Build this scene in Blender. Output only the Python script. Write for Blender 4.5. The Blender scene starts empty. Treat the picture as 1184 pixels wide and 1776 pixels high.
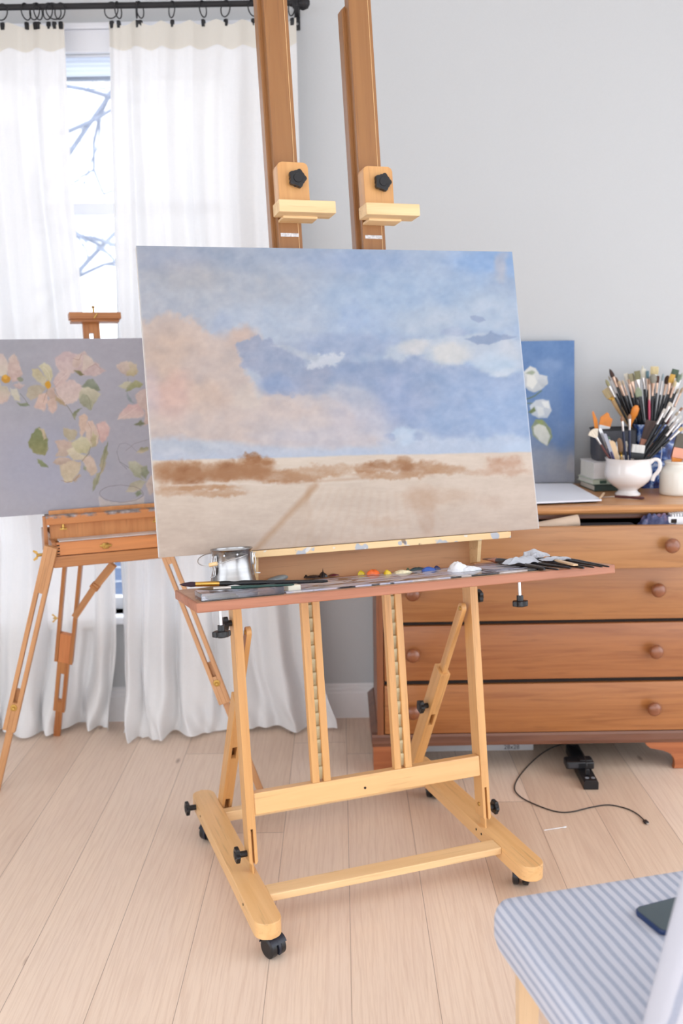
import bpy, bmesh, math, random
import numpy as np
from mathutils import Vector, Matrix
random.seed(7)
rs = np.random.RandomState(11)
C = bpy.context.scene.collection
PI = math.pi
V = Vector

# ---------------------------------------------------------------- camera (35 mm lens, portrait, eye 1.4 m above the floor)
FPX = 1727.0
PITCH, ROLL = math.radians(9.2), math.radians(0.92)
EYE = V((0, 0, 1.4))
FWD = V((0, math.cos(PITCH), -math.sin(PITCH)))
_U = V((0, math.sin(PITCH), math.cos(PITCH)))
RGT = math.cos(ROLL)*V((1, 0, 0)) - math.sin(ROLL)*_U
UPV = math.sin(ROLL)*V((1, 0, 0)) + math.cos(ROLL)*_U
def ray(x, y): return FWD + RGT*((x-592)/FPX) - UPV*((y-888)/FPX)
def aty(x, y, Y):
    d = ray(x, y); return EYE + d*(Y/d.y)
def atz(x, y, z):
    d = ray(x, y); return EYE + d*((z-EYE.z)/d.z)
cam = bpy.data.cameras.new('camera'); co = bpy.data.objects.new('camera', cam); C.objects.link(co)
co.matrix_world = Matrix((( RGT.x, UPV.x, -FWD.x, EYE.x), (RGT.y, UPV.y, -FWD.y, EYE.y), (RGT.z, UPV.z, -FWD.z, EYE.z), (0, 0, 0, 1)))
cam.sensor_fit = 'VERTICAL'; cam.sensor_height = 36.0; cam.sensor_width = 24.0; cam.lens = 36.0*FPX/1776
cam.clip_start = 0.05; cam.clip_end = 200
cam.dof.use_dof = True; cam.dof.focus_distance = 2.3; cam.dof.aperture_fstop = 3.2
bpy.context.scene.camera = co

# ---------------------------------------------------------------- objects
WM = {}
def frame(loc, ex=None, ey=None, ez=None):
    if ex is None: ex, ey, ez = V((1,0,0)), V((0,1,0)), V((0,0,1))
    return Matrix(((ex[0], ey[0], ez[0], loc[0]), (ex[1], ey[1], ez[1], loc[1]), (ex[2], ey[2], ez[2], loc[2]), (0,0,0,1)))
def T(x, y, z): return Matrix.Translation((x, y, z))
def RX(a): return Matrix.Rotation(a, 4, 'X')
def RY(a): return Matrix.Rotation(a, 4, 'Y')
def RZ(a): return Matrix.Rotation(a, 4, 'Z')
def link(o, M, parent):
    C.objects.link(o)
    if parent is not None:
        o.parent = parent; o.matrix_basis = WM[parent.name].inverted() @ M
    else: o.matrix_basis = M
    WM[o.name] = M.copy()
    return o
def tag(o, label=None, cat=None, group=None, kind=None):
    if label: o['label'] = label
    if cat: o['category'] = cat
    if group: o['group'] = group
    if kind: o['kind'] = kind
    return o
def thing(name, label, cat, M=None, group=None):
    o = bpy.data.objects.new(name, None); o.empty_display_size = .05
    link(o, M if M is not None else Matrix.Identity(4), None)
    return tag(o, label, cat, group)
def obj(name, bm, mat, parent=None, M=None, smooth=35, label=None):
    me = bpy.data.meshes.new(name)
    bmesh.ops.recalc_face_normals(bm, faces=bm.faces[:])
    bm.to_mesh(me); bm.free()
    if smooth:
        smooth = 20 if 28 <= smooth <= 42 else smooth
        me.polygons.foreach_set('use_smooth', [True]*len(me.polygons))
        me.set_sharp_from_angle(angle=math.radians(smooth))
    me.materials.append(mat)
    o = bpy.data.objects.new(name, me)
    if M is None: M = WM[parent.name].copy() if parent is not None else Matrix.Identity(4)
    link(o, M, parent)
    if label: o['label'] = label
    return o
def copy_tree(o, M, parent=None):
    c = o.copy(); C.objects.link(c); c.parent = parent
    if parent is None: c.matrix_basis = M
    WM[c.name] = M
    for ch in list(o.children):
        d = ch.copy(); C.objects.link(d); d.parent = c
        for g in list(ch.children):
            e = g.copy(); C.objects.link(e); e.parent = d
    return c

# ---------------------------------------------------------------- shapes (all add to a bmesh)
def nb(): return bmesh.new()
def xf(bm, verts, M): bmesh.ops.transform(bm, matrix=M, verts=verts)
def box(bm, x0, x1, y0, y1, z0, z1, bev=0.0, M=None, seg=2):
    r = bmesh.ops.create_cube(bm, size=1.0); vs = r['verts']
    for v in vs:
        v.co = V((x0+(v.co.x+.5)*(x1-x0), y0+(v.co.y+.5)*(y1-y0), z0+(v.co.z+.5)*(z1-z0)))
    if bev:
        es = list({e for v in vs for e in v.link_edges})
        g = bmesh.ops.bevel(bm, geom=vs+es, offset=bev, segments=seg, profile=.5, affect='EDGES')
        vs = list({v for f in g['faces'] for v in f.verts} | {v for v in vs if v.is_valid})
    if M is not None: xf(bm, vs, M)
    return bm
def prism(bm, pts, z0, z1, M=None, bev=0.0, seg=2):
    lo = [bm.verts.new((p[0], p[1], z0)) for p in pts]; hi = [bm.verts.new((p[0], p[1], z1)) for p in pts]
    n = len(pts); bm.faces.new(lo[::-1]); bm.faces.new(hi)
    for i in range(n): bm.faces.new((lo[i], lo[(i+1) % n], hi[(i+1) % n], hi[i]))
    vs = lo+hi
    if bev:
        es = [e for e in {e for v in vs for e in v.link_edges} if (e.verts[0].co.z == e.verts[1].co.z)]
        g = bmesh.ops.bevel(bm, geom=es, offset=bev, segments=seg, profile=.5, affect='EDGES')
        vs = list({v for f in g['faces'] for v in f.verts} | {v for v in vs if v.is_valid})
        vs = list({w for v in vs for f in v.link_faces for w in f.verts})
    if M is not None: xf(bm, vs, M)
    return bm
def lathe(bm, prof, seg=32, M=None, closed=False):
    rings = []; vs = []
    for r, z in prof:
        if r < 1e-6:
            v = bm.verts.new((0, 0, z)); rings.append([v]); vs.append(v)
        else:
            ring = [bm.verts.new((r*math.cos(2*PI*i/seg), r*math.sin(2*PI*i/seg), z)) for i in range(seg)]
            rings.append(ring); vs += ring
    for a, b in zip(rings[:-1], rings[1:]):
        for i in range(seg):
            j = (i+1) % seg
            if len(a) == 1 and len(b) == 1: continue
            if len(a) == 1: bm.faces.new((a[0], b[i], b[j]))
            elif len(b) == 1: bm.faces.new((a[i], a[j], b[0]))
            else: bm.faces.new((a[i], a[j], b[j], b[i]))
    if closed:
        for i in range(seg):
            j = (i+1) % seg; bm.faces.new((rings[-1][i], rings[-1][j], rings[0][j], rings[0][i]))
    if M is not None: xf(bm, vs, M)
    return bm
def smooth_path(pts, n=8):
    P = [V(p) for p in pts]; out = []
    for i in range(len(P)-1):
        p0 = P[max(i-1, 0)]; p1 = P[i]; p2 = P[i+1]; p3 = P[min(i+2, len(P)-1)]
        for k in range(n):
            t = k/n
            out.append(.5*((2*p1)+(p2-p0)*t+(2*p0-5*p1+4*p2-p3)*t*t+(3*p1-p0-3*p2+p3)*t**3))
    out.append(P[-1]); return out
def tube(bm, pts, r, seg=10, closed=False, flat=1.0, up=None):
    pts = [V(p) for p in pts]; n = len(pts); rad = r if isinstance(r, (list, tuple)) else [r]*n
    u = None; rings = []
    for i, p in enumerate(pts):
        a = pts[(i-1) % n] if (closed or i > 0) else p; b = pts[(i+1) % n] if (closed or i < n-1) else p
        t = (b-a).normalized()
        if u is None:
            h = V(up) if up is not None else (V((0,0,1)) if abs(t.z) < .9 else V((1,0,0)))
            u = (h-t*h.dot(t)).normalized()
        else: u = (u-t*u.dot(t)).normalized()
        w = t.cross(u)
        rings.append([bm.verts.new(p+(u*math.cos(2*PI*k/seg)*flat+w*math.sin(2*PI*k/seg))*rad[i]) for k in range(seg)])
    m = n if closed else n-1
    for i in range(m):
        a = rings[i]; b = rings[(i+1) % n]
        for k in range(seg):
            bm.faces.new((a[k], a[(k+1) % seg], b[(k+1) % seg], b[k]))
    if not closed: bm.faces.new(rings[0][::-1]); bm.faces.new(rings[-1])
    return bm
def grid(bm, fn, nu, nv, closed_u=False):
    g = [[bm.verts.new(fn(i/nu, j/nv)) for j in range(nv+1)] for i in range(nu+1)]
    for i in range(nu):
        for j in range(nv): bm.faces.new((g[i][j], g[i+1][j], g[i+1][j+1], g[i][j+1]))
    return g
def circ(cx, cy, r, a0, a1, n): return [(cx+r*math.cos(a0+(a1-a0)*i/n), cy+r*math.sin(a0+(a1-a0)*i/n)) for i in range(n+1)]
def rrect(x0, x1, y0, y1, r, n=5):
    return circ(x1-r, y0+r, r, -PI/2, 0, n)+circ(x1-r, y1-r, r, 0, PI/2, n)+circ(x0+r, y1-r, r, PI/2, PI, n)+circ(x0+r, y0+r, r, PI, 1.5*PI, n)
def bar(p0, p1, w, d, face=(0, -1, 0)):
    """frame for a bar from p0 to p1: local z along it, local -y towards `face`."""
    p0 = V(p0); p1 = V(p1); ez = (p1-p0).normalized(); f = V(face)
    ey = -(f-ez*f.dot(ez)).normalized(); ex = ey.cross(ez)
    return frame(p0, ex, ey, ez), (p1-p0).length

# ---------------------------------------------------------------- materials (all procedural)
def srgb(c):
    r = []
    for v in c:
        v = v/255.0
        r.append(v/12.92 if v <= .04045 else ((v+.055)/1.055)**2.4)
    return (r[0], r[1], r[2], 1.0)
class N:
    def __init__(s, name):
        s.m = bpy.data.materials.new(name); s.m.use_nodes = True; s.t = s.m.node_tree; s.t.nodes.clear()
        s.out = s.n('ShaderNodeOutputMaterial')
    def n(s, typ, **k):
        o = s.t.nodes.new(typ)
        for a, b in k.items(): setattr(o, a, b)
        return o
    def l(s, a, b): s.t.links.new(a, b)
    def inp(s, node, key, val):
        if hasattr(val, 'is_linked') or isinstance(val, bpy.types.NodeSocket): s.l(val, node.inputs[key])
        else: node.inputs[key].default_value = val
    def coord(s, sc=(1,1,1), rot=(0,0,0), loc=(0,0,0), which='Object'):
        tc = s.n('ShaderNodeTexCoord'); mp = s.n('ShaderNodeMapping')
        mp.inputs['Scale'].default_value = sc; mp.inputs['Rotation'].default_value = rot; mp.inputs['Location'].default_value = loc
        s.l(tc.outputs[which], mp.inputs['Vector']); return mp.outputs[0]
    def noise(s, vec, scale, detail=3, rough=.55, dist=0):
        o = s.n('ShaderNodeTexNoise'); s.l(vec, o.inputs['Vector'])
        o.inputs['Scale'].default_value = scale; o.inputs['Detail'].default_value = detail
        o.inputs['Roughness'].default_value = rough; o.inputs['Distortion'].default_value = dist; return o.outputs['Fac']
    def ramp(s, fac, stops, interp='LINEAR'):
        o = s.n('ShaderNodeValToRGB'); cr = o.color_ramp; cr.interpolation = interp
        while len(cr.elements) < len(stops): cr.elements.new(.5)
        for e, (p, c) in zip(cr.elements, stops):
            e.position = p; e.color = c if len(c) == 4 else (*c, 1)
        s.l(fac, o.inputs['Fac']); return o.outputs['Color']
    def math(s, op, a, b=0.0, c=None):
        o = s.n('ShaderNodeMath', operation=op); s.inp(o, 0, a); s.inp(o, 1, b)
        if c is not None: s.inp(o, 2, c)
        return o.outputs[0]
    def mix(s, fac, a, b, mode='MIX'):
        o = s.n('ShaderNodeMix', data_type='RGBA', blend_type=mode)
        s.inp(o, 'Factor', fac)
        for key, v in ((6, a), (7, b)):
            if isinstance(v, bpy.types.NodeSocket): s.l(v, o.inputs[key])
            else: o.inputs[key].default_value = v
        return o.outputs[2]
    def bsdf(s, color, rough=.5, metal=0.0, bump=None, bstr=.2, bdist=.002, **kw):
        o = s.n('ShaderNodeBsdfPrincipled'); s.inp(o, 'Base Color', color); s.inp(o, 'Roughness', rough); s.inp(o, 'Metallic', metal)
        for k, v in kw.items(): s.inp(o, k.replace('_', ' '), v)
        if bump is not None:
            b = s.n('ShaderNodeBump'); b.inputs['Strength'].default_value = bstr; b.inputs['Distance'].default_value = bdist
            s.l(bump, b.inputs['Height']); s.l(b.outputs[0], o.inputs['Normal'])
        s.l(o.outputs[0], s.out.inputs['Surface']); return o
def plain(name, c, rough=.5, metal=0.0, var=.06, scale=30, bump=.0, **kw):
    m = N(name); co_ = m.coord(); f = m.noise(co_, scale, 3)
    a = srgb(c); lo = tuple(x*(1-var) for x in a[:3])+(1,); hi = tuple(min(x*(1+var), 1) for x in a[:3])+(1,)
    col = m.ramp(f, [(.3, lo), (.7, hi)])
    m.bsdf(col, rough, metal, bump=f if bump else None, bstr=bump, **kw); return m.m
def wood(name, c1, c2, rough=.45, axis='z', fine=1.0, knots=0.0, dark=None, coat=0.0, fig=1.0):
    """grain runs along the given local axis"""
    m = N(name); k = {'x': (1.2, 26, 26), 'y': (26, 1.2, 26), 'z': (26, 26, 1.2)}[axis]
    tc = m.n('ShaderNodeObjectInfo')
    base = m.coord(tuple(v*fine for v in k))
    add = m.n('ShaderNodeVectorMath', operation='ADD'); m.l(base, add.inputs[0])
    rnd = m.math('MULTIPLY', tc.outputs['Random'], 37.0)
    cmb = m.n('ShaderNodeCombineXYZ'); m.l(rnd, cmb.inputs[0]); m.l(rnd, cmb.inputs[1]); m.l(rnd, cmb.inputs[2]); m.l(cmb.outputs[0], add.inputs[1])
    v = add.outputs[0]
    n1 = m.noise(v, 1.0, 4, .6, 1.2*fig); n2 = m.noise(v, 5.0, 3, .6, .3)
    col = m.ramp(n1, [(.25, srgb(c2)), (.55, srgb(c1)), (.8, tuple(min(1, x*1.12) for x in srgb(c1)[:3])+(1,))])
    d = srgb(dark or tuple(x*.72 for x in c2))
    fac = m.ramp(n2, [(.28, (1,1,1)), (.42, (0,0,0))])
    col = m.mix(m.math('MULTIPLY', fac, .35), col, d)
    if knots:
        kn = m.noise(m.coord((9, 9, 9)), 1.0, 0); col = m.mix(m.math('MULTIPLY', m.ramp(kn, [(.2, (1,1,1)), (.26, (0,0,0))]), knots), col, d)
    m.bsdf(col, rough, bump=n2, bstr=.08, Coat_Weight=coat, Coat_Roughness=.25); return m.m
M_ = {}
M_['beech'] = wood('beech_varnished', (217,165,104), (205,149,88), .42, fine=.8, coat=.25)
M_['beech_dark'] = wood('beech_darker', (151,103,58), (139,90,47), .42, fine=.8, coat=.25)  # darker copy of the beech, for the upper masts
M_['beech_raw'] = wood('beech_raw', (232,198,150), (215,175,120), .55, axis='x')
M_['tray'] = wood('tray_redwood', (178,118,90), (160,100,74), .5, axis='x')
M_['tray_top'] = wood('tray_top', (190,144,112), (172,124,94), .5, axis='x')
M_['box_ply'] = wood('box_plywood', (196,146,104), (180,128,88), .55, axis='x')
M_['elm'] = wood('french_easel_wood', (182,122,72), (156,92,50), .4, fine=.9, coat=.2)
M_['elm_light'] = wood('french_easel_leg', (200,148,102), (180,124,80), .45, fine=.9)
M_['elm_x'] = wood('french_easel_board', (180,120,70), (138,80,42), .4, axis='x', fig=2.2, coat=.2)
M_['chest'] = wood('chest_mahogany', (176,112,68), (154,90,48), .38, axis='x', coat=.25, fig=1.6)
M_['chest_v'] = wood('chest_upright', (136,80,46), (112,62,34), .42, axis='z', coat=.2)
M_['chest_top'] = wood('chest_top_board', (206,150,98), (184,122,72), .35, axis='x', coat=.3, fig=1.4)
M_['chest_dark'] = wood('chest_moulding', (118,76,56), (92,56,42), .4, axis='x', coat=.2)
M_['knobwood'] = wood('knob_wood', (142,84,52), (122,68,40), .3, axis='z', coat=.5)
M_['chairwood'] = wood('chair_beech', (222,190,152), (205,170,130), .5)
M_['black'] = plain('black_plastic', (24,24,27), .38)
M_['blackmetal'] = plain('black_iron', (34,33,36), .5, .3)
M_['steel'] = plain('steel', (200,198,198), .28, 1.0, scale=80)
M_['brass'] = plain('brass', (196,160,90), .3, 1.0)
M_['gold'] = plain('gold_ferrule', (214,170,88), .25, 1.0)
M_['copper'] = plain('copper_ferrule', (196,138,116), .35, .8)
M_['warm'] = plain('warm_ferrule', (208,178,158), .35, .85)
M_['silver'] = plain('nickel_ferrule', (206,200,196), .3, .9)
M_['ratchet'] = plain('green_grey_strip', (206,196,160), .5, .0, var=.15, scale=40)
M_['white'] = plain('white_paint', (232,232,234), .5, var=.01)
M_['dark'] = plain('inside_shade', (38,26,20), .8)  # near-black: shade inside the chest and in holes put into the colour
# ================================================================ ROOM
def struct(name, bm, mat, M=None, smooth=0, label=None):
    o = obj(name, bm, mat, None, M, smooth); o['kind'] = 'structure'
    if label: o['label'] = label
    return o
# ---- floor: wide pale oak planks running to the back wall
m = N('floor_oak'); PW = .19
sep = m.n('ShaderNodeSeparateXYZ'); tc = m.n('ShaderNodeTexCoord'); m.l(tc.outputs['Object'], sep.inputs[0])
xs = m.math('DIVIDE', m.math('SUBTRACT', sep.outputs[0], .005), PW); pid = m.math('FLOOR', xs); fx = m.math('FRACT', xs)
wn = m.n('ShaderNodeTexWhiteNoise', noise_dimensions='1D'); m.l(pid, wn.inputs['W'])
ys = m.math('ADD', m.math('DIVIDE', sep.outputs[1], 1.9), m.math('MULTIPLY', wn.outputs['Value'], 7.3)); fy = m.math('FRACT', ys); by = m.math('FLOOR', ys)
cid = m.math('ADD', m.math('MULTIPLY', pid, 17.13), m.math('MULTIPLY', by, 5.71))
wn2 = m.n('ShaderNodeTexWhiteNoise', noise_dimensions='1D'); m.l(cid, wn2.inputs['W'])
cmb = m.n('ShaderNodeCombineXYZ'); m.l(m.math('ADD', sep.outputs[0], m.math('MULTIPLY', cid, .37)), cmb.inputs[0]); m.l(sep.outputs[1], cmb.inputs[1]); m.l(cid, cmb.inputs[2])
def mapped(sc):
    mp = m.n('ShaderNodeMapping'); mp.inputs['Scale'].default_value = sc; m.l(cmb.outputs[0], mp.inputs['Vector']); return mp.outputs[0]
g1 = m.noise(mapped((9, 1.3, 1)), 1.0, 3, .55, 1.0)
g2 = m.noise(mapped((240, 9, 1)), 1.0, 3, .6, .4)
wv = m.n('ShaderNodeTexWave', wave_type='BANDS', bands_direction='X'); m.l(mapped((5, .45, 1)), wv.inputs['Vector'])
wv.inputs['Scale'].default_value = 3.2; wv.inputs['Distortion'].default_value = 14; wv.inputs['Detail'].default_value = 2; wv.inputs['Detail Scale'].default_value = .8
base = m.ramp(wn2.outputs['Value'], [(0, srgb((211,183,160))), (.5, srgb((226,201,181))), (1, srgb((234,211,192)))])
col = m.mix(m.math('MULTIPLY', m.ramp(g1, [(.3, (0,0,0)), (.75, (1,1,1))]), .5), base, srgb((242,218,194)))
col = m.mix(m.math('MULTIPLY', m.ramp(g2, [(.38, (1,1,1)), (.55, (0,0,0))]), .16), col, srgb((186,148,122)))
col = m.mix(m.math('MULTIPLY', m.ramp(wv.outputs['Fac'], [(.0, (1,1,1)), (.25, (0,0,0))]), .13), col, srgb((184,142,114)))
vo = m.n('ShaderNodeTexVoronoi'); m.l(mapped((7, 2.4, 1)), vo.inputs['Vector']); vo.inputs['Scale'].default_value = 1.0
col = m.mix(m.math('MULTIPLY', m.ramp(vo.outputs['Distance'], [(.025, (1,1,1)), (.07, (0,0,0))]), .6), col, srgb((128,92,70)))
def edge(f, w): return m.math('ADD', m.math('LESS_THAN', f, w), m.math('GREATER_THAN', f, 1-w))
seam = m.math('MINIMUM', m.math('ADD', edge(fx, .0045), edge(fy, .0006)), 1.0)
col = m.mix(m.math('MULTIPLY', seam, .6), col, srgb((112,84,66)))
h = m.math('SUBTRACT', m.math('MULTIPLY', g2, .25), seam)
m.bsdf(col, m.math('ADD', .40, m.math('MULTIPLY', g2, .15)), bump=h, bstr=.25, bdist=.0012)
bm = nb(); box(bm, -3.0, 3.0, -3.2, 3.75, -.08, 0); struct('floor', bm, m.m)

WALLY = 3.685
wallm = plain('wall_paint', (194,195,196), .75, var=.012, scale=220, bump=.05)
WX0, WX1, WZ0, WZ1 = -1.62, -.36, .425, 2.435
bm = nb()
for x0, x1, z0, z1 in ((-3.0, WX0, 0, 2.95), (WX1, 3.0, 0, 2.95), (WX0, WX1, 0, WZ0), (WX0, WX1, WZ1, 2.95)): box(bm, x0, x1, WALLY, WALLY+.16, z0, z1)
struct('wall_back', bm, wallm)
bm = nb()
for y0, y1, z0, z1 in ((-3.2, -2.6, 0, 2.95), (1.5, 3.845, 0, 2.95), (-2.6, 1.5, 0, .1), (-2.6, 1.5, 2.6, 2.95)): box(bm, -3.0, -2.85, y0, y1, z0, z1)
struct('wall_left', bm, wallm)  # unseen opening in this wall is put in to add low fill light
# right wall with its own wide glazed opening, out of the frame: the daylight that brightens the right of the floor
bm = nb()
for y0, y1, z0, z1 in ((-3.2, -1.6, 0, 2.95), (3.0, 3.845, 0, 2.95), (-1.6, 3.0, 0, .08), (-1.6, 3.0, 2.6, 2.95)): box(bm, 2.6, 2.75, y0, y1, z0, z1)
struct('wall_right', bm, wallm)
bm = nb(); box(bm, -3.0, 2.75, -3.2, 3.845, 2.95, 3.05); struct('ceiling', bm, plain('ceiling_paint', (236,235,233), .8, var=.01))
# baseboard with moulded top
bp = [(0, 0), (-.016, 0), (-.016, .098), (-.012, .104), (-.012, .112), (-.006, .118), (-.006, .128), (0, .134)]
bbm = plain('baseboard_paint', (232,230,230), .45, var=.01)
for nme, x0, x1 in (('baseboard_back', -2.85, 2.6),):
    bm = nb(); prism(bm, [(p[0], p[1]) for p in bp], x0, x1)
    # prism axes (px -> y, py -> z, z -> x)
    struct(nme, bm, bbm, frame((0, WALLY, 0), (0,1,0), (0,0,1), (1,0,0)))
# ---- window in the back wall
wp = plain('window_paint', (226,226,230), .4, var=.01)
bm = nb(); cw = .085
box(bm, WX0-cw, WX0, WALLY-.02, WALLY, WZ0-.02, WZ1+.075, .004); box(bm, WX1, WX1+cw, WALLY-.02, WALLY, WZ0-.02, WZ1+.075, .004)
box(bm, WX0, WX1, WALLY-.02, WALLY, WZ1, WZ1+.075, .004); box(bm, WX0-cw-.02, WX1+cw+.02, WALLY-.032, WALLY, WZ1+.075, WZ1+.095, .004)
struct('trim_1', bm, wp)
bm = nb(); box(bm, WX0-cw-.02, WX1+cw+.02, WALLY-.055, WALLY+.10, WZ0-.03, WZ0, .006); struct('trim_2', bm, wp)
win = bpy.data.objects.new('window_1', None); link(win, T((WX0+WX1)/2, WALLY+.09, WZ0), None); win['kind'] = 'structure'
def wpart(name, bm, mat): return obj(name, bm, mat, win, Matrix.Identity(4), 0)
ya, yb = WALLY+.07, WALLY+.12
bm = nb(); fw = .045; box(bm, WX0, WX1, ya, yb, WZ0+.001, WZ0+.045); box(bm, WX0, WX1, ya, yb, WZ1-.02, WZ1); box(bm, WX0, WX0+fw, ya, yb, WZ0, WZ1); box(bm, WX1-fw, WX1, ya, yb, WZ0, WZ1)
MR = aty(160, 364, WALLY+.09).z
wf = wpart('window_frame', bm, wp)
bm = nb(); box(bm, WX0+fw, WX1-fw, ya-.01, yb, MR-.02, MR+.02, .004); wpart('meeting_rail', bm, wp)
gm = N('window_glass_clear'); tr = gm.n('ShaderNodeBsdfTransparent'); gl = gm.n('ShaderNodeBsdfGlossy'); gl.inputs['Roughness'].default_value = .02
fr = gm.noise(gm.coord(), 3, 1); ms = gm.n('ShaderNodeMixShader'); gm.l(gm.math('MULTIPLY_ADD', fr, .01, .05), ms.inputs[0]); gm.l(tr.outputs[0], ms.inputs[1]); gm.l(gl.outputs[0], ms.inputs[2]); gm.l(ms.outputs[0], gm.out.inputs[0])
for z0, z1 in ((WZ0+.045, MR-.02), (MR+.02, WZ1-.02)):
    bm = nb(); box(bm, WX0+fw, WX1-fw, ya+.02, ya+.026, z0, z1); wpart('glass_pane', bm, gm.m)
# pleated blind pulled up at the top of the window
bz = aty(155, 137, WALLY+.03).z; bt = aty(155, 92, WALLY+.03).z
blm = N('pleated_blind_cloth'); f = blm.noise(blm.coord((1,1,1)), 60, 2); d1 = blm.n('ShaderNodeBsdfDiffuse'); d1.inputs[0].default_value = srgb((236,240,246)); d2 = blm.n('ShaderNodeBsdfTranslucent'); d2.inputs[0].default_value = srgb((230,236,246))
ms = blm.n('ShaderNodeMixShader'); blm.l(blm.math('MULTIPLY_ADD', f, .06, .70), ms.inputs[0]); blm.l(d1.outputs[0], ms.inputs[1]); blm.l(d2.outputs[0], ms.inputs[2]); blm.l(ms.outputs[0], blm.out.inputs[0])
bl = thing('pleated_blind', 'white pleated blind gathered at the top of the window between the curtains', 'blind', T((WX0+WX1)/2, WALLY+.03, bt))
bm = nb(); box(bm, WX0+.01, WX1-.01, WALLY+.012, WALLY+.05, bt, WZ1-.002, .003); obj('headrail', bm, wp, bl, Matrix.Identity(4))
bm = nb(); npl = 10; prof = []
for i in range(npl+1): prof.append((WALLY+(.030 if i % 2 else .034), bt-(bt-bz-.008)*i/npl))
vs = [[bm.verts.new((x, y, z)) for y, z in prof] for x in (WX0+.012, WX1-.012)]
for i in range(npl): bm.faces.new((vs[0][i], vs[1][i], vs[1][i+1], vs[0][i+1]))
obj('pleats', bm, blm.m, bl, Matrix.Identity(4), 0)
bm = nb(); box(bm, WX0+.012, WX1-.012, WALLY+.018, WALLY+.044, bz-.006, bz+.006, .003); obj('bottom_rail', bm, plain('blind_rail', (150,160,176), .5), bl, Matrix.Identity(4))

# ---- outside: pale ground, bare tree, blue slatted fence
bm = nb(); box(bm, -12, 12, 3.86, 30, -.6, -.4); struct('ground', bm, plain('pale_ground', (206,208,212), .9, var=.08, scale=2))
fen = thing('slatted_fence', 'dusty blue slatted fence outdoors, glimpsed low between the curtains', 'fence', T(-1.9, 5.6, -.4))
fm = wood('fence_blue', (96,116,150), (82,100,134), .7, axis='x')
for k in range(9):
    bm = nb(); box(bm, -2.6, -1.0, 5.6, 5.62, -.38+k*.082, -.38+k*.082+.075, .004); obj('slat', bm, fm, fen, Matrix.Identity(4))
for x in (-2.5, -1.12):
    bm = nb(); box(bm, x-.04, x+.04, 5.62, 5.70, -.4, .38, .004); obj('post', bm, fm, fen, Matrix.Identity(4))
# bare branches
bark = plain('glare_paled_bark', (136,143,160), .9, var=.2, scale=12)  # bark colour paled to stand for the overexposed glare outdoors
tree = thing('bare_tree', 'bare branched tree outdoors behind the window glass, glare put into its bark colour', 'tree', T(-2.6, 8.2, -.4))
bm = nb(); R2 = random.Random(5)
def branch(p, d, L, r, dep):
    pts = [p]; q = V(p); dd = V(d).normalized()
    for i in range(5):
        dd = (dd+V((R2.uniform(-.34,.34), R2.uniform(-.3,.3), R2.uniform(-.25,.3)))).normalized(); q = q+dd*(L/5); pts.append(q.copy())
    tube(bm, pts, [r*(1-.11*i) for i in range(6)], 6)
    if dep > 0:
        for k in range(3):
            i = R2.choice((2,3,4,5)); ax = V((R2.uniform(-1,1), R2.uniform(-1,1), R2.uniform(-.3,.8))).normalized()
            branch(pts[i], (dd*.55+ax*.8), L*.66, r*.5, dep-1)
branch(V((-2.6, 8.2, 2.0)), V((.1,0,1)), 2.4, .038, 4)
branch(V((-2.55, 8.2, 2.4)), V((.8,-.1,.7)), 2.2, .028, 3)
branch(V((-2.6, 8.2, 1.5)), V((.7,.1,.45)), 2.2, .026, 3)
for q_ in ((-2.5,1.9,.9,.35),(-2.5,2.5,.9,-.25),(-2.3,3.1,.8,.25),(-1.6,3.6,-.7,-.5),(-1.5,2.2,-.8,.3),(-2.4,3.5,.9,-.15)): branch(V((q_[0], 8.2, q_[1])), V((q_[2], .05, q_[3])), 1.1, .022, 2)
branch(V((-2.6, 8.2, 3.2)), V((-.6,.1,.6)), 2.0, .026, 3)
obj('branches', bm, bark, tree, Matrix.Identity(4))
bm = nb(); tube(bm, [(-2.6,8.2,-.42),(-2.62,8.2,.8),(-2.6,8.2,2.1),(-2.56,8.2,3.2)], [.16,.13,.11,.08], 10); obj('trunk', bm, bark, tree, Matrix.Identity(4))

# ================================================================ CURTAINS
RODY = 3.575
cm = N('linen_sheer'); cc = cm.coord((1,1,1))
wv1 = cm.noise(cm.coord((700, 40, 40)), 1, 2); wv2 = cm.noise(cm.coord((40, 40, 700)), 1, 2)
wf_ = cm.math('MULTIPLY_ADD', cm.math('ADD', wv1, wv2), .5, 0)
big = cm.noise(cc, 3, 2)
colr = cm.mix(big, srgb((236,234,232)), srgb((234,234,236)))
df = cm.n('ShaderNodeBsdfDiffuse'); cm.l(colr, df.inputs[0]); tl = cm.n('ShaderNodeBsdfTranslucent'); tl.inputs[0].default_value = srgb((246,246,248)); tp = cm.n('ShaderNodeBsdfTransparent')
b_ = cm.n('ShaderNodeBump'); b_.inputs['Strength'].default_value = .12; b_.inputs['Distance'].default_value = .001; cm.l(wf_, b_.inputs['Height']); cm.l(b_.outputs[0], df.inputs['Normal'])
m1 = cm.n('ShaderNodeMixShader'); m1.inputs[0].default_value = .13; cm.l(df.outputs[0], m1.inputs[1]); cm.l(tl.outputs[0], m1.inputs[2])
m2 = cm.n('ShaderNodeMixShader'); cm.l(cm.ramp(wf_, [(.35, (.05,.05,.05)), (.65, (.01,.01,.01))]), m2.inputs[0]); cm.l(m1.outputs[0], m2.inputs[1]); cm.l(tp.outputs[0], m2.inputs[2]); cm.l(m2.outputs[0], cm.out.inputs[0])
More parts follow.
